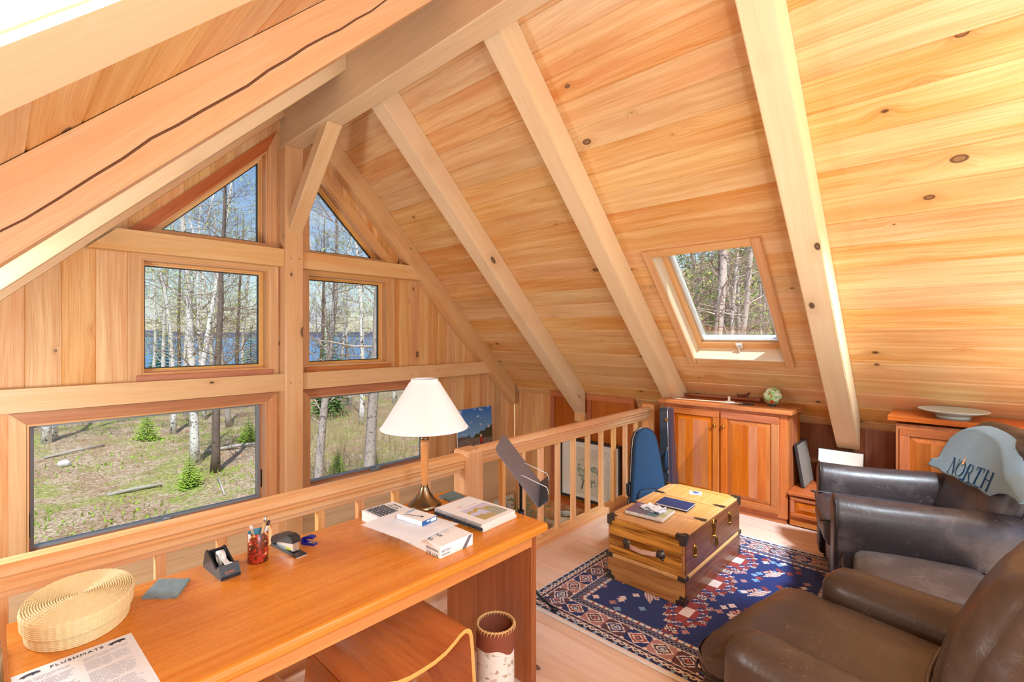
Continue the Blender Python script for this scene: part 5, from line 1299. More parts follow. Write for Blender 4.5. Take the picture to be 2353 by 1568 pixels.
def rolled_arm(parent, M, a0, side, top, f0, f1, mat):
    """arm with a rolled top, thin front panel and rounded front"""
    s = side
    prof = [(.078, .06), (.080, .30), (.082, .42), (.094, .47), (.104, .53), (.100, .59), (.078, top-.025), (.035, top-.002), (-.02, top), (-.062, top-.018), (-.086, .60), (-.088, .54), (-.080, .48), (-.076, .40), (-.076, .06)]
    prof = [(a0+s*x, z) for x, z in prof]
    if s < 0: prof = prof[::-1]
    lay = [(f0+.004, .030), (f0, .010), (f0-.010, .002), (f0-.03, 0), (f0-.2, 0), (f0-.4, 0), (f0-.6, 0), (f1, 0)]
    mb = MB(); vs = []; n = len(prof)
    for f, ins in lay:
        q = offs(prof, -ins) if ins else prof
        for x, z in q: vs.append(M @ Vector((x, f, z+.008*math.sin(f*7))))
    fs = []
    for l in range(len(lay)-1):
        for i in range(n): j = (i+1) % n; fs.append((l*n+i, l*n+j, (l+1)*n+j, (l+1)*n+i))
    fs = [tuple(reversed(f)) for f in fs]
    fs += [tuple(range(n)), tuple(range(len(lay)*n-1, (len(lay)-1)*n-1, -1))]
    mb.add(vs, fs, None, True); mb.sm[-1] = mb.sm[-2] = False
    o = mb.build('arm', mat, parent)
    pipe([(x, f0-.008, z) for x, z in offs(prof, .001)][1:-1], M, o)
    seam = [(a0+s*.086, f0-.02-(f0-f1-.03)*i/6, .462-.006*i/6) for i in range(7)]
    pipe(seam, M, o, 'arm_seam', .004)
    return o
ch, M, M3 = chair_root('armchair', (3.545, .63), (-.268, .963), 'very dark brown leather club armchair with rolled arms and a grey-blue blanket over its back')
for s in (-1, 1): rolled_arm(ch, M, s*.385, s, .662, 0.0, -.84, 'leather_dark')
mb = MB(); mb.rbox((.61, .78, .26), M @ Vector((0, -.42, .19)), .03, (0, .004, 0), 8, M3); mb.build('seat_base', 'leather_dark', ch)
mb = MB(); mb.rbox((.60, .70, .17), M @ Vector((0, -.33, .405)), .05, (.0, .018, .028), 14, M3, .003, 3); sc_ = mb.build('seat_cushion', 'leather_dark', ch)
pipe([(-.29, -.60, .48), (-.29, .0, .483), (-.26, .025, .480), (0, .038, .484), (.26, .025, .480), (.29, .0, .483), (.29, -.6, .48)], M, sc_)
T20 = rot(M3, 'X', 19.8)
mb = MB(); mb.rbox((.74, .20, .66), M @ Vector((0, -.785, .70)), .085, (.0, .022, .03), 14, T20, .004, 8); bc = mb.build('back_cushion', 'leather_dark', ch)
def shp(p): p = p.copy(); p.x *= 1-.13*max(0, (p.z-.1)/.4)**2; return p
mb = MB(); mb.rbox((.90, .22, .86), M @ Vector((0, -.93, .43)), .10, (.0, .02, .02), 14, rot(M3, 'X', 8), .003, 9, shp); mb.build('outer_back', 'leather_dark', ch)
pipe([(-.41, -.735, .56), (-.415, -.77, .70), (-.40, -.83, .84), (-.33, -.87, .94)], M, bc); pipe([(.41, -.735, .56), (.415, -.77, .70), (.40, -.83, .84), (.33, -.87, .94)], M, bc)
for a in (-.40, .40):
    for f in (-.06, -.86): mb = MB(); mb.lathe([(0, 0), (.026, 0), (.03, .05), (.0, .066)], 14, M @ Vector((a, f, 0))); mb.build('foot', 'dark_frame', ch)
# blanket
bl = empty('blanket', (0, 0, 0), 'grey-blue fleece blanket lettered NORTH draped over the back of the dark armchair', 'blanket'); bl.matrix_basis = M @ Matrix.Translation((0, -.70, .70))
def blank(a, t):
    """a across, t height along the front, then over the top"""
    ztop = 1.035-.115*(min(abs(a), .46)/.42)**2.6-.25*max(0, -a-.46)
    zb = .697+.074*(.41-a)
    L = ztop-zb
    if t <= .72:
        z = zb+(L-.035)*t/.72; b = .640+(z-.70)*.36
    else:
        th = (t-.72)/.28*PI*.8; z = ztop-.035+.035*math.sin(min(th, PI*.5))-(.12*max(0, th-PI*.5)); b = .640+(ztop-.035-.70)*.36+.075*(1-math.cos(min(th, PI*.5)))+.05*max(0, th-PI/2)
    wv = .006*math.sin(a*17+t*3)*t+.004*math.sin(a*31)*(1-t)
    return M @ Vector((a*(1-.10*t), -(b-.008)+wv*.6, z+.004*math.sin(a*23)*(1-t)))
def curl(u, v):
    a = .43-(.80+.34*min(v*1.3, 1))*u; p = blank(a, v)
    if u < .08 and v < .25: p = p+M3 @ Vector((.02*(.08-u)/.08, .02*(.08-u)/.08, .012*(.08-u)/.08*(1-v*4)))
    return p
mb = MB(); mb.grid(curl, 48, 40); bo = mb.build('cloth', 'fleece', bl)
sd = bo.modifiers.new('Solidify', 'SOLIDIFY'); sd.thickness = .007; sd.offset = -1
def stroke(mb, quad):
    """quad in letter space -> on the cloth"""
    n = 4; V = []
    for j in range(n+1):
        for i in range(2):
            l = Vector(quad[0]).lerp(Vector(quad[3]), j/n); r = Vector(quad[1]).lerp(Vector(quad[2]), j/n); q = l.lerp(r, i)
            a = .195-q.x; ztop = 1.035-.115*(abs(a)/.42)**2.6; zb = .697+.074*(.41-a)
            t = (q.y+.016)/(ztop-zb-.035)*.72; p = blank(a, t)
            V.append(p+T20 @ Vector((0, .0035, 0)))
    mb.add(V, [(2*j, 2*j+1, 2*j+3, 2*j+2) for j in range(n)])
def serif_word(word, x0, adv, h):
    out = []
    for k, chh in enumerate(word):
        mb = MB(); x = x0+adv*k; w = adv*.80; t, th = .020, .006
        def V(px, wd, y0=0, y1=1): stroke(mb, [(px-wd/2, y0*h), (px+wd/2, y0*h), (px+wd/2, y1*h), (px-wd/2, y1*h)])
        def Sf(px, y, wd=.030): stroke(mb, [(px-wd/2, y-.0025), (px+wd/2, y-.0025), (px+wd/2, y+.0025), (px-wd/2, y+.0025)])
        def D(p, q, wd): stroke(mb, [(p[0]-wd/2, p[1]), (p[0]+wd/2, p[1]), (q[0]+wd/2, q[1]), (q[0]-wd/2, q[1])])
        if chh == 'N': V(x+.008, th); V(x+w, th); D((x+w-.002, 0), (x+.010, h), t); Sf(x+.008, 0); Sf(x+.006, h); Sf(x+w, h)
        elif chh == 'T': V(x+w/2, t*.8); Sf(x+w/2, h-.003, w); Sf(x+w/2, 0); D((x+.002, h-.022), (x+.004, h), .006); D((x+w-.002, h-.022), (x+w-.004, h), .006)
        elif chh == 'H': V(x+.012, t*.8); V(x+w-.008, t*.8); Sf(x+w/2, h*.52, w-.01); [Sf(x+q, y) for q in (.012, w-.008) for y in (0, h)]
        elif chh in 'OR':
            cx, cy, rx, ry = (x+w/2, h/2, w*.56, h*.52) if chh == 'O' else (x+w*.38, h*.74, w*.42, h*.26)
            for i in range(20):
                a0, a1 = 2*PI*i/20, 2*PI*(i+1)/20; k_ = lambda a: t*(.35+.65*abs(math.cos(a)))*.62
                P = lambda a, d: (cx+(rx+d)*math.cos(a), cy+(ry+d*.6)*math.sin(a))
                stroke(mb, [P(a0, -k_(a0)), P(a0, 0), P(a1, 0), P(a1, -k_(a1))])
            if chh == 'R': V(x+.010, t*.8); D((x+w, 0), (x+w*.42, h*.5), t*.9); Sf(x+.010, 0); Sf(x+w, 0, .024)
        mb.build('letter', 'navy_print', bl)
serif_word('NORTH', .0, .113, .088)
mb = MB()
for x, w, y, h in ((.19, .05, -.008, .005), (.20, .008, -.014, .012), (.228, .008, -.014, .012), (.265, .05, -.010, .005), (.262, .007, -.014, .009), (.30, .05, -.006, .005), (.345, .03, -.012, .005), (.40, .045, -.012, .006)): stroke(mb, [(x, y), (x+w, y), (x+w, y+h), (x, y+h)])
mb.build('cut_lettering', 'navy_print', bl)
mb = MB(); x, y = .160, .080; fl_ = [(0, .038), (.004, .024), (.014, .010), (.014, -.004), (.006, -.012), (-.006, -.012), (-.014, -.004), (-.012, .010), (-.004, .022)]
for i in range(len(fl_)): p, q = fl_[i], fl_[(i+1) % len(fl_)]; stroke(mb, [(x, y), (x+.0001, y), (x+q[0], y+q[1]), (x+p[0], y+p[1])])
mb.build('flame_emblem', 'flame_print', bl)
# ottoman between the chairs
ot, Mo, O3 = chair_root('ottoman', (2.99, .40), (-.268, .963), 'grey-brown worn leather ottoman between the two armchairs'); tag(ot, None, 'ottoman')
mb = MB(); mb.rbox((.47, .52, .17), Mo @ Vector((-.10, -.27, .335)), .045, (.012, .012, .022), 14, O3, .002, 4); oc = mb.build('top_cushion', 'leather_grey', ot)
pipe([(-.33, -.005, .395), (.13, -.005, .395), (.13, -.53, .395), (-.33, -.53, .395)], Mo, oc, closed=True, r=.004)
mb = MB(); mb.rbox((.45, .50, .20), Mo @ Vector((-.10, -.27, .16)), .02, (0, 0, 0), 6, O3); mb.build('base', 'leather_dark', ot)
for a in (-.29, .09):
    for f in (-.06, -.48): mb = MB(); mb.lathe([(0, 0), (.02, 0), (.024, .05), (0, .066)], 12, Mo @ Vector((a, f, 0))); mb.build('foot', 'dark_frame', ot)
# brown recliner in front
rc, Mc, C3 = chair_root('armchair', (2.04, .48), (.2, .98), 'nearest brown leather armchair with padded seat and gathered back pillow, bottom right')
for s in (-1, 1):
    mb = MB(); mb.rbox((.185, .82, .53), Mc @ Vector((s*.365, -.40, .315)), .075, (.006, .012, .010), 14, C3, .0015, 2+s); a_ = mb.build('arm', 'leather_brown', rc)
def tee(p):
    p = p.copy(); k = max(0, min(1, (p.y-.16)/.10)); k = k*k*(3-2*k); p.x *= 1+.22*k*(1 if p.x < 0 else .35); p.z -= .05*max(0, (p.y-.22)/.14)**2 if p.z > 0 else 0; return p
mb = MB(); mb.rbox((.555, .74, .20), Mc @ Vector((-.0, -.185, .385)), .075, (.0, .02, .036), 22, C3, .005, 6, tee); sc2 = mb.build('seat_cushion', 'leather_brown', rc)
pipe([(-.335, .02, .335), (-.34, .13, .335), (-.29, .185, .335), (0, .205, .335), (.24, .185, .335), (.285, .12, .335)], Mc, sc2, r=.005)
mb = MB(); mb.rbox((.60, .80, .24), Mc @ Vector((-.03, -.23, .19)), .05, (.0, .012, 0), 10, C3, .002, 1, None); fb = mb.build('front_panel', 'leather_brown', rc)
pipe([(-.33, .02, .235), (-.325, .14, .235), (-.28, .176, .235), (0, .188, .235), (.22, .176, .235), (.27, .12, .235)], Mc, fb, r=.005)
T22 = rot(C3, 'X', 22)
mb = MB(); mb.rbox((.58, .22, .36), Mc @ Vector((0, -.575, .46)), .09, (.0, .03, .02), 16, rot(C3, 'X', 12), .006, 11); mb.build('lumbar_cushion', 'leather_brown', rc)
def pil(p):
    p = p.copy()
    if p.y > 0 and p.z < 0: p.y += .007*math.sin(p.x*88+2*math.sin(p.z*20))*min(1, -p.z/.2)
    return p
mb = MB(); mb.rbox((.62, .24, .52), Mc @ Vector((0, -.675, .735)), .11, (.0, .055, .03), 44, T22, .003, 21, pil); bp_ = mb.build('back_pillow', 'leather_brown', rc)
wl = [Mc.inverted() @ (Mc @ Vector((0, -.675, .735)) + T22 @ Vector((x, .118+.045*(1-(x/.31)**2), -.205-.02*(1-(x/.31)**2)))) for x in [-.30+.05*i for i in range(13)]]
pipe(wl, Mc, bp_, 'welt', .007, mat='leather_brown')
mb = MB(); mb.rbox((.84, .18, .86), Mc @ Vector((0, -.90, .50)), .08, (.0, .02, .02), 12, rot(C3, 'X', 10)); mb.build('outer_back', 'leather_brown', rc)
for a in (-.36, .36):
    for f in (-.04, -.76): mb = MB(); mb.lathe([(0, 0), (.026, 0), (.03, .05), (0, .066)], 14, Mc @ Vector((a, f, 0))); mb.build('foot', 'dark_frame', rc)
# ------------------------------------------------------------------ outdoors
FPX, CXP = 1107.0, 1176.5
CA, SA = math.cos(math.radians(43.04)), math.sin(math.radians(43.04))
def at(u, f, z=0):                          # point at forward distance f seen along image column u
    r = (u-CXP)/FPX*f; return Vector((r*SA+f*CA, -r*CA+f*SA, z))
def gz(x, y):
    z = -3.0+.16*math.sin(x*.31+1)*math.sin(y*.27)+.07*math.sin(x*1.3)*math.sin(y*1.1+2)
    z += .30*max(0, x-.95*y-5.5)**1.05
    d = max(0, y-52); return z-.10*d
mb = MB(); gx0, gx1, gy0, gy1 = -14, 96, -30, 75
mb.grid(lambda u, v: (lambda x, y: (x, y, min(gz(x, y), 14)))(gx0+(gx1-gx0)*u**1.6, gy0+(gy1-gy0)*v), 110, 110)
gp = G('forest_floor'); p = gp.attr('gc').outputs[1]
n1 = gp.noise(p, .35, 4, .6); n2 = gp.noise(p, 9, 4, .75); n3 = gp.noise(p, 1.6, 4, .65)
v = gp.n('ShaderNodeTexVoronoi', {'Vector': p, 'Scale': 20.0}, feature='F1'); vc_ = gp.sep(v.outputs[1])
col = gp.mix(gp.ss(n2, .35, .65), c8(150, 126, 96), c8(206, 186, 156)); col = gp.mix(gp.math('MULTIPLY', gp.ss(vc_[0], .6, .9), .8), col, c8(228, 208, 186)); col = gp.mix(gp.math('MULTIPLY', gp.ss(vc_[1], .7, .95), .7), col, c8(158, 104, 76))
n5 = gp.noise(p, .8, 3, .6); col = gp.mix(gp.math('MULTIPLY', gp.ss(n5, .45, .62), .45), col, c8(150, 104, 78)); col = gp.mix(gp.math('MULTIPLY', gp.ss(gp.noise(p, 55, 3, .7), .5, .7), .35), col, c8(96, 84, 58))
gr = gp.mix(gp.ss(n2, .4, .6), c8(122, 140, 62), c8(178, 184, 98))
col = gp.mix(gp.math('MULTIPLY', gp.ss(gp.math('ADD', n1, gp.math('MULTIPLY', n3, .6)), .76, .94), .7), col, gr)
gp.bsdf(col, .95, 0, .05, gp.bump(gp.math('ADD', n2, v.outputs[0]), .8, .06)); MATS['forest_floor'] = gp.m
tag(mb.build('ground', 'forest_floor', M=Matrix.Identity(4)), 'leaf-littered forest ground outside the windows', 'ground', kind='structure')
gl_ = G('lake_water'); nl = gl_.noise(gl_.vmul(gl_.n('ShaderNodeNewGeometry').outputs[0], (.03, .12, 1)), 1, 3)
gl_.bsdf(gl_.mix(nl, c8(44, 96, 140), c8(80, 132, 172)), .35, 0, .4); MATS['lake'] = gl_.m
mb = MB(); mb.add([(-3000, 50, -9), (4000, 50, -9), (4000, 4000, -9), (-3000, 4000, -9)], [(0, 1, 2, 3)]); tag(mb.build('lake', 'lake', M=Matrix.Identity(4)), 'deep blue lake beyond the trees', 'lake', kind='structure')
mb = MB(); N_ = 80
ridge = [(-2500+6000*i/N_, 22+16*mnoise.noise(Vector((i*.17, 2, 3)))+8*mnoise.noise(Vector((i*.6, 7, 3)))) for i in range(N_+1)]
mb.prism([(-2500, -10)]+[(3500, -10)]+[(x, z-6) for x, z in reversed(ridge)], 2500, 2900, ((0, 0, 0), (1, 0, 0), (0, 0, 1), (0, 1, 0)))
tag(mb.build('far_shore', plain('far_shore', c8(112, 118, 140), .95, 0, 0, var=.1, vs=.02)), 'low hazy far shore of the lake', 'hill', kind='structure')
# trees -------------------------------------------------------------
TR = random.Random(77)
def branchy(mb, tw, lf, p, d, L, r, lvl, leaf):
    n = 4 if lvl == 1 else 3; pts = [p]; q = p.copy(); dd = d.copy()
    for i in range(n):
        dd = (dd+Vector((TR.uniform(-.25, .25), TR.uniform(-.25, .25), TR.uniform(-.12, .22)))).normalized(); q = q+dd*L/n; pts.append(q.copy())
    rad = [r*(1-.8*i/n) for i in range(n+1)]
    (mb if lvl == 1 else tw).tube(pts, rad, 4 if lvl == 1 else 3, cap=False)
    if lvl < 3:
        for k in range(8 if lvl == 1 else 4):
            t = .25+.75*TR.random(); i = min(int(t*n), n-1); o = pts[i].lerp(pts[i+1], t*n-i)
            a = dd.cross(Vector((TR.uniform(-1, 1), TR.uniform(-1, 1), TR.uniform(-1, 1)))).normalized(); nd = (dd*.7+a*.75+Vector((0, 0, .1))).normalized()
            branchy(mb, tw, lf, o, nd, L*TR.uniform(.35, .6), max(r*.45, .0035), lvl+1, leaf)
    elif leaf > 0:
        for k in range(3):
            if TR.random() < leaf:
                o = pts[TR.randint(1, n)]+Vector((TR.uniform(-.05, .05), TR.uniform(-.05, .05), TR.uniform(-.05, .05))); a = Vector((TR.uniform(-1, 1), TR.uniform(-1, 1), TR.uniform(-.6, .6))).normalized(); b = a.cross(Vector((TR.uniform(-1, 1), TR.uniform(-1, 1), TR.uniform(-1, 1)))).normalized(); s = TR.uniform(.025, .05)
                lf.add([o, o+a*s+b*s*.5, o+a*2*s, o+a*s-b*s*.5], [(0, 1, 2, 3)])
def make_tree(name, h, r, bark, twigmat, leafmat, leaf, nb, low, lean=(0, 0), fork=False, blen=1.0):
    root = empty(name, (0, 0, 0)); tk = MB(); br = MB(); tw = MB(); lf = MB()
    def stem(base, d, h, r, low):
        pts = []; n = 14; q = base.copy(); dd = d.copy()
        for i in range(n+1):
            pts.append(q.copy()); dd = (dd+Vector((TR.uniform(-.05, .05), TR.uniform(-.05, .05), .03))).normalized(); q = q+dd*h/n
        rad = [r*(1.25 if i == 0 else 1)*(1-.82*(i/n)**1.1) for i in range(n+1)]
        tk.tube(pts, rad, 10)
        for k in range(nb):
            t = low+(1-low)*(k+TR.random())/nb; i = min(int(t*n), n-1); o = pts[i].lerp(pts[i+1], t*n-i); a = TR.random()*2*PI
            nd = Vector((math.cos(a), math.sin(a), TR.uniform(.0, .6))).normalized(); branchy(br, tw, lf, o, nd, h*TR.uniform(.10, .22)*(1.15-t*.5)*blen, rad[i]*.19+.005, 1, leaf)
    stem(Vector((0, 0, -.15)), Vector((lean[0], lean[1], 1)).normalized(), h, r, low)
    if fork: stem(Vector((lean[0]*h*.10, lean[1]*h*.10, h*.10)), Vector((lean[0]+.16, lean[1]-.10, 1)).normalized(), h*.85, r*.7, low)
    tk.build('trunk', bark, root); br.build('branches', twigmat, root)
    if tw.v: tag(tw.build('twigs', 'twig', root), kind='stuff')
    if lf.v: tag(lf.build('leaves', leafmat, root), kind='stuff')
    return root
def place(proto, p, rz, s, label, cat='tree', group=None, first=[]):
    if proto not in first: first.append(proto); o = proto
    else: o = copy_tree(proto)
    o.matrix_basis = Matrix.Translation((p.x, p.y, gz(p.x, p.y))) @ Matrix.Rotation(rz, 4, 'Z') @ Matrix.Scale(s, 4)
    tag(o, label, cat, group); return o
B1 = make_tree('birch_tree', 13, .13, 'birch_bark', 'twig_pale', 'leaf_spring', .55, 20, .22, (.02, .01))
B2 = make_tree('birch_tree', 14, .15, 'birch_bark', 'twig_pale', 'leaf_spring', .45, 20, .25, (-.03, .02), True)
B3 = make_tree('birch_tree', 11, .10, 'birch_bark', 'twig_pale', 'leaf_spring', .6, 18, .2, (.04, -.02))
D1 = make_tree('bare_tree', 13, .15, 'dark_bark', 'twig', 'leaf_spring', .12, 28, .18, (.0, .0))
D2 = make_tree('bare_tree', 12, .145, 'grey_bark', 'twig_pale', 'leaf_spring', .12, 28, .2, (.05, -.03))
D3 = make_tree('bare_tree', 10, .09, 'grey_bark', 'twig_pale', 'leaf_green', .3, 26, .08, (-.04, .03), True, 1.2)
L1 = make_tree('leafy_tree', 9, .10, 'grey_bark', 'twig', 'leaf_green', 1.0, 34, .05, (.0, .02), False, 1.3)
def spruce(h, r0, tiers, nm, label_mat):
    root = empty(nm, (0, 0, 0)); mb = MB(); mb.tube([(0, 0, -.05), (0, 0, h*.97)], [.012*h+.01, .004], 6); mb.build('trunk', 'dark_bark', root)
    nd = MB()
    for k in range(tiers):
        t = k/tiers; z = h*(.06+.93*t); L = r0*(1-t)**.85+.03; m = 11 if t < .7 else 7
        for i in range(m):
            a = 2*PI*(i+TR.random()*.6)/m; d = Vector((math.cos(a), math.sin(a), 0)); s = Vector((-d.y, d.x, 0)); l = L*TR.uniform(.7, 1.1)
            for seg in range(3):
                o = d*l*(.08+.3*seg)+Vector((0, 0, z-.10*l*seg)); w = l*(.26-.06*seg)
                for sg in (-1, 1): nd.add([o, o+d*l*.26+s*sg*w+Vector((0, 0, -.05*l)), o+d*l*.40+Vector((0, 0, -.02*l)), o+d*l*.16+s*sg*w*.3+Vector((0, 0, .03*l))], [(0, 1, 2, 3)])
    tag(nd.build('boughs', label_mat, root), kind='stuff'); return root
S1 = spruce(7.0, 1.25, 30, 'spruce_tree', 'needles'); S2_ = spruce(1.5, .55, 14, 'spruce_sapling', 'needles_bright')
GB, GD, GS = 'white-barked birches outside the gable windows', 'bare trees outside the gable windows', 'young green spruces on the forest ground'
far_b = 'slender white birch standing in the sunny grove outside the gable windows'
far_d = 'slim leafless tree among the birches outside the gable windows'
P = lambda *a: place(*a)
P(B1, at(105, 19.5), .3, 1.15, 'twin pale trunks at the far left of the wide low window', 'tree', GB)
P(B3, at(124, 20.2), 2.1, 1.1, 'twin pale trunks at the far left of the wide low window', 'tree', GB)
P(B1, at(398, 22), 1.2, 1.0, 'straight bright white birch left of centre in the left square window', 'tree', GB)
P(B2, at(447, 17.2), .6, 1.0, 'forked white birch with a stout mottled base in the middle of the wide low window', 'tree', GB)
P(D1, at(494, 16.3), 2.2, .92, 'dark-barked tree right of centre in the wide low window', 'tree', GD)
P(D2, at(527, 24), 4.0, .9, 'grey tree leaning right near the right side of the left square window', 'tree', GD)
for u, f, rz, s, t in ((346, 27, 1, 1.0, B3), (378, 30, 2.6, 1.0, B1), (428, 27, 3.1, 1.0, B1), (470, 26, 4.4, 1.1, B3), (484, 33, .2, 1.2, B1), (512, 30, 5.1, 1.0, B3), (590, 28, 1.9, 1.0, B3), (560, 36, 2.9, 1.2, B1), (300, 38, 3.3, 1.1, B1), (455, 40, .9, 1.2, B3), (752, 34, .8, 1.1, B1), (783, 29, 2.4, 1.0, B3), (806, 31, 4.1, 1.0, B3), (830, 24, 5.5, 1.05, B1), (905, 32, 1.1, 1.1, B3), (236, 34, 4, 1.1, B1)):
    P(t, at(u, f), rz, s, far_b, 'tree', GB)
for u, f, rz, s, t in ((415, 36, .4, 1.0, D1), (545, 33, 1.4, 1.0, D1), (735, 28, 2.4, .9, D1), (765, 38, 3.4, 1.1, D2), (950, 30, .7, 1.0, D1), (865, 36, 1.7, 1.0, D2)):
    P(t, at(u, f), rz, s, far_d, 'tree', GD)
P(D2, at(727, 13.0), 1.0, .82, 'pale grey trunk close to the post in the window behind the lamp', 'tree', GD)
P(D2, at(838, 12.2), -.35, 1.02, 'thick rough grey trunk in the middle of the window behind the lamp', 'tree', GD)
P(S1, at(374, 33), 0, 1.0, 'dark pointed spruce beside the white birch in the left square window', 'tree')
P(S1, at(576, 34), 1, .85, 'small spruce at the right edge of the left square window', 'tree')
P(S1, at(757, 27), 2, .92, 'green spruce among twigs in the right square window', 'tree')
P(S2_, at(436, 14.9), 0, .75, 'bright green spruce sapling right of the fallen log', 'sapling', GS)
P(S2_, at(338, 20.5), 1, .95, 'bright green spruce sapling at the top middle of the wide low window', 'sapling', GS)
P(S2_, at(572, 20.5), 2, .8, 'spruce sapling at the upper right corner of the wide low window', 'sapling', GS)
P(S2_, at(776, 15.5), 3, .62, 'low green spruce sapling between the two trunks behind the lamp', 'sapling', GS)
# hillside trees seen through the skylight
GH = 'hillside trees seen through the skylight'
P(D2, at(1606, 9.0), .5, .85, 'forked grey trunk left of centre in the skylight', 'tree', GH)
P(D3, at(1672, 9.6), 1.5, .9, 'slim pale trunk in the middle of the skylight', 'tree', GH)
P(D1, at(1650, 11), 2.5, .8, 'dark bare trunk behind the pale one in the skylight', 'tree', GH)
for u, f, rz, s, t in ((1560, 13, 0, 1, L1), (1625, 15, 1, 1, L1), (1690, 13.5, 2, 1, L1), (1745, 15, 3, 1, L1), (1590, 18, 4, 1.2, L1), (1660, 19, 5, 1.2, L1), (1720, 18, 2.2, 1.2, L1), (1775, 17, 3.3, 1.1, L1), (1545, 19, 1.2, 1.2, L1), (1700, 11, 4.2, .8, D3), (1740, 12, 5.2, .8, D3)):
    P(t, at(u, f), rz, s, 'twiggy green-budding tree on the hillside filling the skylight', 'tree', GH)
# fallen wood, stones and brush
def stick(u0, f0, u1, f1, r, mat, label, name='fallen_log'):
    a, b = at(u0, f0), at(u1, f1); a.z = gz(a.x, a.y)+r*.8; b.z = gz(b.x, b.y)+r*1.3; m = (a+b)/2+Vector((0, 0, .03))
    mb = MB(); mb.tube([a, m, b], [r, r*.9, r*.8], 8); tag(mb.build(name, mat), label, 'log', 'fallen wood on the forest ground')
stick(246, 14.0, 372, 14.9, .055, 'grey_log', 'weathered grey log lying in the middle of the ground in the wide low window')
stick(100, 17.6, 240, 19.2, .05, 'grey_log', 'pale log at the left of the wide low window beyond the open ground')
stick(470, 18.6, 620, 20.0, .07, 'grey_log', 'pale fallen trunk behind the dark tree in the wide low window')
stick(500, 15.6, 516, 13.9, .03, 'grey_log', 'bleached twisted branch at the foot of the dark tree', 'fallen_branch')
stick(880, 10.5, 935, 11.6, .07, 'grey_log', 'leaning dead stem on the ground behind the lamp shade', 'fallen_branch')
a = at(147, 16.6); mb = MB(); mb.rbox((.34, .26, .22), (a.x, a.y, gz(a.x, a.y)+.07), .1, (.02, .02, .02), 6, None, .02, 3); tag(mb.build('stone', 'pale_stone'), 'rounded pale stone at the left of the wide low window', 'stone')
mb = MB()
for i in range(5200):
    k = TR.random()
    if k < .5: p = at(TR.uniform(690, 1010), TR.uniform(11.5, 30))
    elif k < .8: p = at(TR.uniform(60, 640), TR.uniform(14.5, 34))
    else: p = at(TR.uniform(1480, 1860), TR.uniform(8, 15))
    z = gz(p.x, p.y); h = TR.uniform(.15, .75)*(1.35 if k < .5 else .6 if k < .8 else 1.5); d = Vector((TR.uniform(-.3, .3), TR.uniform(-.3, .3), 1)); q = Vector((p.x, p.y, z)); s = Vector((CA, -SA, 0))*.006
    for w in range(2):
        e = q+Vector((TR.uniform(-.25, .25)*h, TR.uniform(-.25, .25)*h, h)); mb.add([q-s, q+s, e], [(0, 1, 2)])
tag(mb.build('dry_brush', 'brush'), 'dry tan brush and dead stalks standing on the forest ground', 'brush', kind='stuff')
mb = MB()
for i in range(2600):
    p = at(TR.uniform(40, 640), TR.uniform(9.6, 30)) if TR.random() < .8 else at(TR.uniform(690, 1000), TR.uniform(11, 28))
    if mnoise.noise(Vector((p.x*.33, p.y*.33, 0))) < -.05: continue
    z = gz(p.x, p.y); q = Vector((p.x, p.y, z)); h = TR.uniform(.05, .16); s = Vector((TR.uniform(-1, 1), TR.uniform(-1, 1), 0)).normalized()*.03
    e = q+Vector((TR.uniform(-.08, .08), TR.uniform(-.08, .08), h)); mb.add([q-s, q+s, e], [(0, 1, 2)])
tag(mb.build('grass', 'needles_bright'), 'patches of short green grass and moss on the forest ground', 'grass', kind='stuff')
# ------------------------------------------------------------------ light, camera, settings
sun_dir = Vector((-.228, -.394, .890)).normalized()
sl = bpy.data.lights.new('sun', 'SUN'); sl.energy = 4.2; sl.angle = .009; sl.color = (1, .96, .90)
so = bpy.data.objects.new('sun', sl); COL.objects.link(so); so.rotation_euler = sun_dir.to_track_quat('Z', 'Y').to_euler(); so.location = (0, -3, 20)
def lamp(name, loc, e, r, col=(.70, .87, 1)):
    l = bpy.data.lights.new(name, 'POINT'); l.energy = e; l.shadow_soft_size = r; l.color = col
    o = bpy.data.objects.new(name, l); COL.objects.link(o); o.location = loc
lamp('fill_light', (.35, -.5, 1.78), 27, .15); lamp('fill_light', (2.0, -1.3, 3.05), 14, .3); lamp('gable_fill', (-.55, 3.0, 1.15), 34, .2)  # unseen fill lights without fixtures, added to brighten room and gable wall
spl = bpy.data.lights.new('floor_fill', 'SPOT'); spl.energy = 230; spl.spot_size = math.radians(50); spl.spot_blend = .9; spl.shadow_soft_size = .12; spl.color = (.74, .89, 1)  # unseen spot added to brighten the floor beside the cabinet
spo = bpy.data.objects.new('floor_fill', spl); COL.objects.link(spo); spo.location = (2.9, -.32, 2.7); spo.rotation_euler = (Vector((2.9, -.32, 2.7))-Vector((4.15, 1.25, 0))).to_track_quat('Z', 'Y').to_euler()
wd = bpy.data.worlds.new('sky'); SC.world = wd; wd.use_nodes = True; t = wd.node_tree; t.nodes.clear()
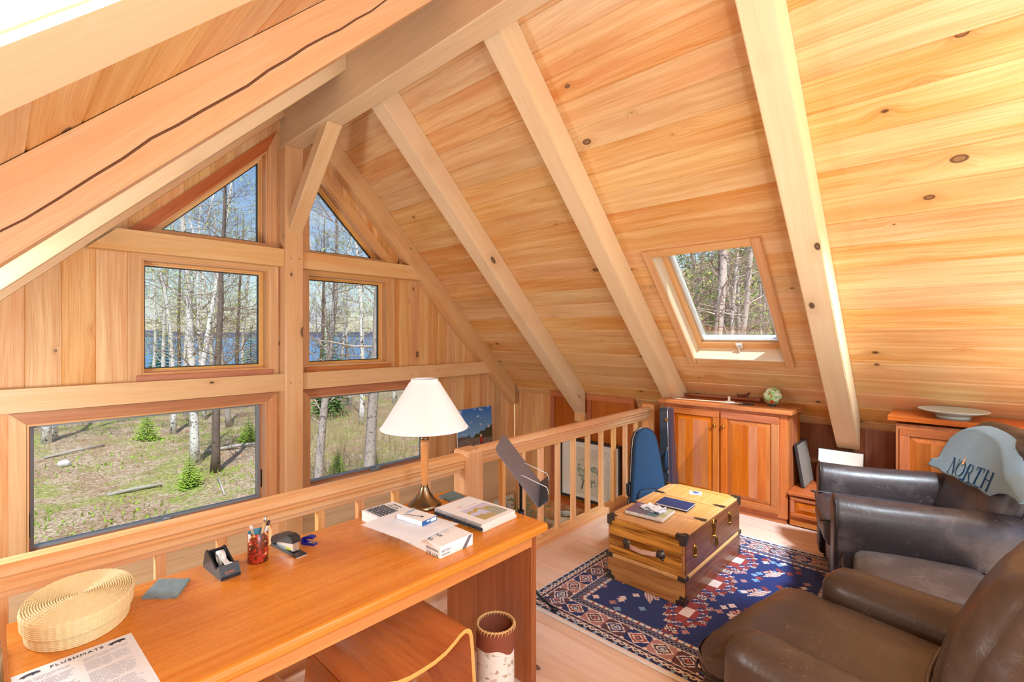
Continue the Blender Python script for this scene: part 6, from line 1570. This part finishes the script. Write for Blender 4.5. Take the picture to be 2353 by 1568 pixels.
sky = t.nodes.new('ShaderNodeTexSky'); sky.sky_type = 'NISHITA'; sky.sun_disc = False; sky.sun_elevation = math.radians(63); sky.sun_rotation = math.atan2(sun_dir.x, sun_dir.y); sky.air_density = 1.2; sky.dust_density = .6; sky.ozone_density = 2.0
tc = t.nodes.new('ShaderNodeTexCoord'); mp = t.nodes.new('ShaderNodeMapping'); mp.inputs['Scale'].default_value = (2.2, 2.2, 6.0); t.links.new(tc.outputs['Generated'], mp.inputs[0])
cn = t.nodes.new('ShaderNodeTexNoise'); cn.inputs['Scale'].default_value = 2.4; cn.inputs['Detail'].default_value = 6; t.links.new(mp.outputs[0], cn.inputs['Vector'])
mr = t.nodes.new('ShaderNodeMapRange'); mr.interpolation_type = 'SMOOTHSTEP'; mr.inputs['From Min'].default_value = .50; mr.inputs['From Max'].default_value = .72; t.links.new(cn.outputs[0], mr.inputs[0])
mx = t.nodes.new('ShaderNodeMix'); mx.data_type = 'RGBA'; t.links.new(mr.outputs[0], mx.inputs[0]); t.links.new(sky.outputs[0], mx.inputs[6]); mx.inputs[7].default_value = (5.2, 5.4, 5.8, 1)
bg = t.nodes.new('ShaderNodeBackground'); bg.inputs[1].default_value = .12; t.links.new(mx.outputs[2], bg.inputs[0])
wo = t.nodes.new('ShaderNodeOutputWorld'); t.links.new(bg.outputs[0], wo.inputs[0])
cam = bpy.data.cameras.new('camera'); co = bpy.data.objects.new('camera', cam); COL.objects.link(co)
cam.sensor_width = 36; cam.lens = FPX*36/2353; cam.shift_y = -14/2353; cam.clip_start = .02; cam.clip_end = 6000
co.location = (0, 0, H); co.rotation_euler = (PI/2, 0, -math.radians(90-43.04)); SC.camera = co
SC.view_settings.view_transform = 'Standard'; SC.view_settings.look = 'None'; SC.view_settings.gamma = 1; SC.view_settings.use_curve_mapping = False
SC.view_settings.exposure = 1.8
cy = SC.cycles; cy.use_denoising = True; cy.max_bounces = 6; cy.diffuse_bounces = 4; cy.glossy_bounces = 3; cy.transmission_bounces = 4; cy.transparent_max_bounces = 12
cy.caustics_reflective = False; cy.caustics_refractive = False; cy.sample_clamp_indirect = 6; cy.use_adaptive_sampling = True; cy.adaptive_threshold = .04
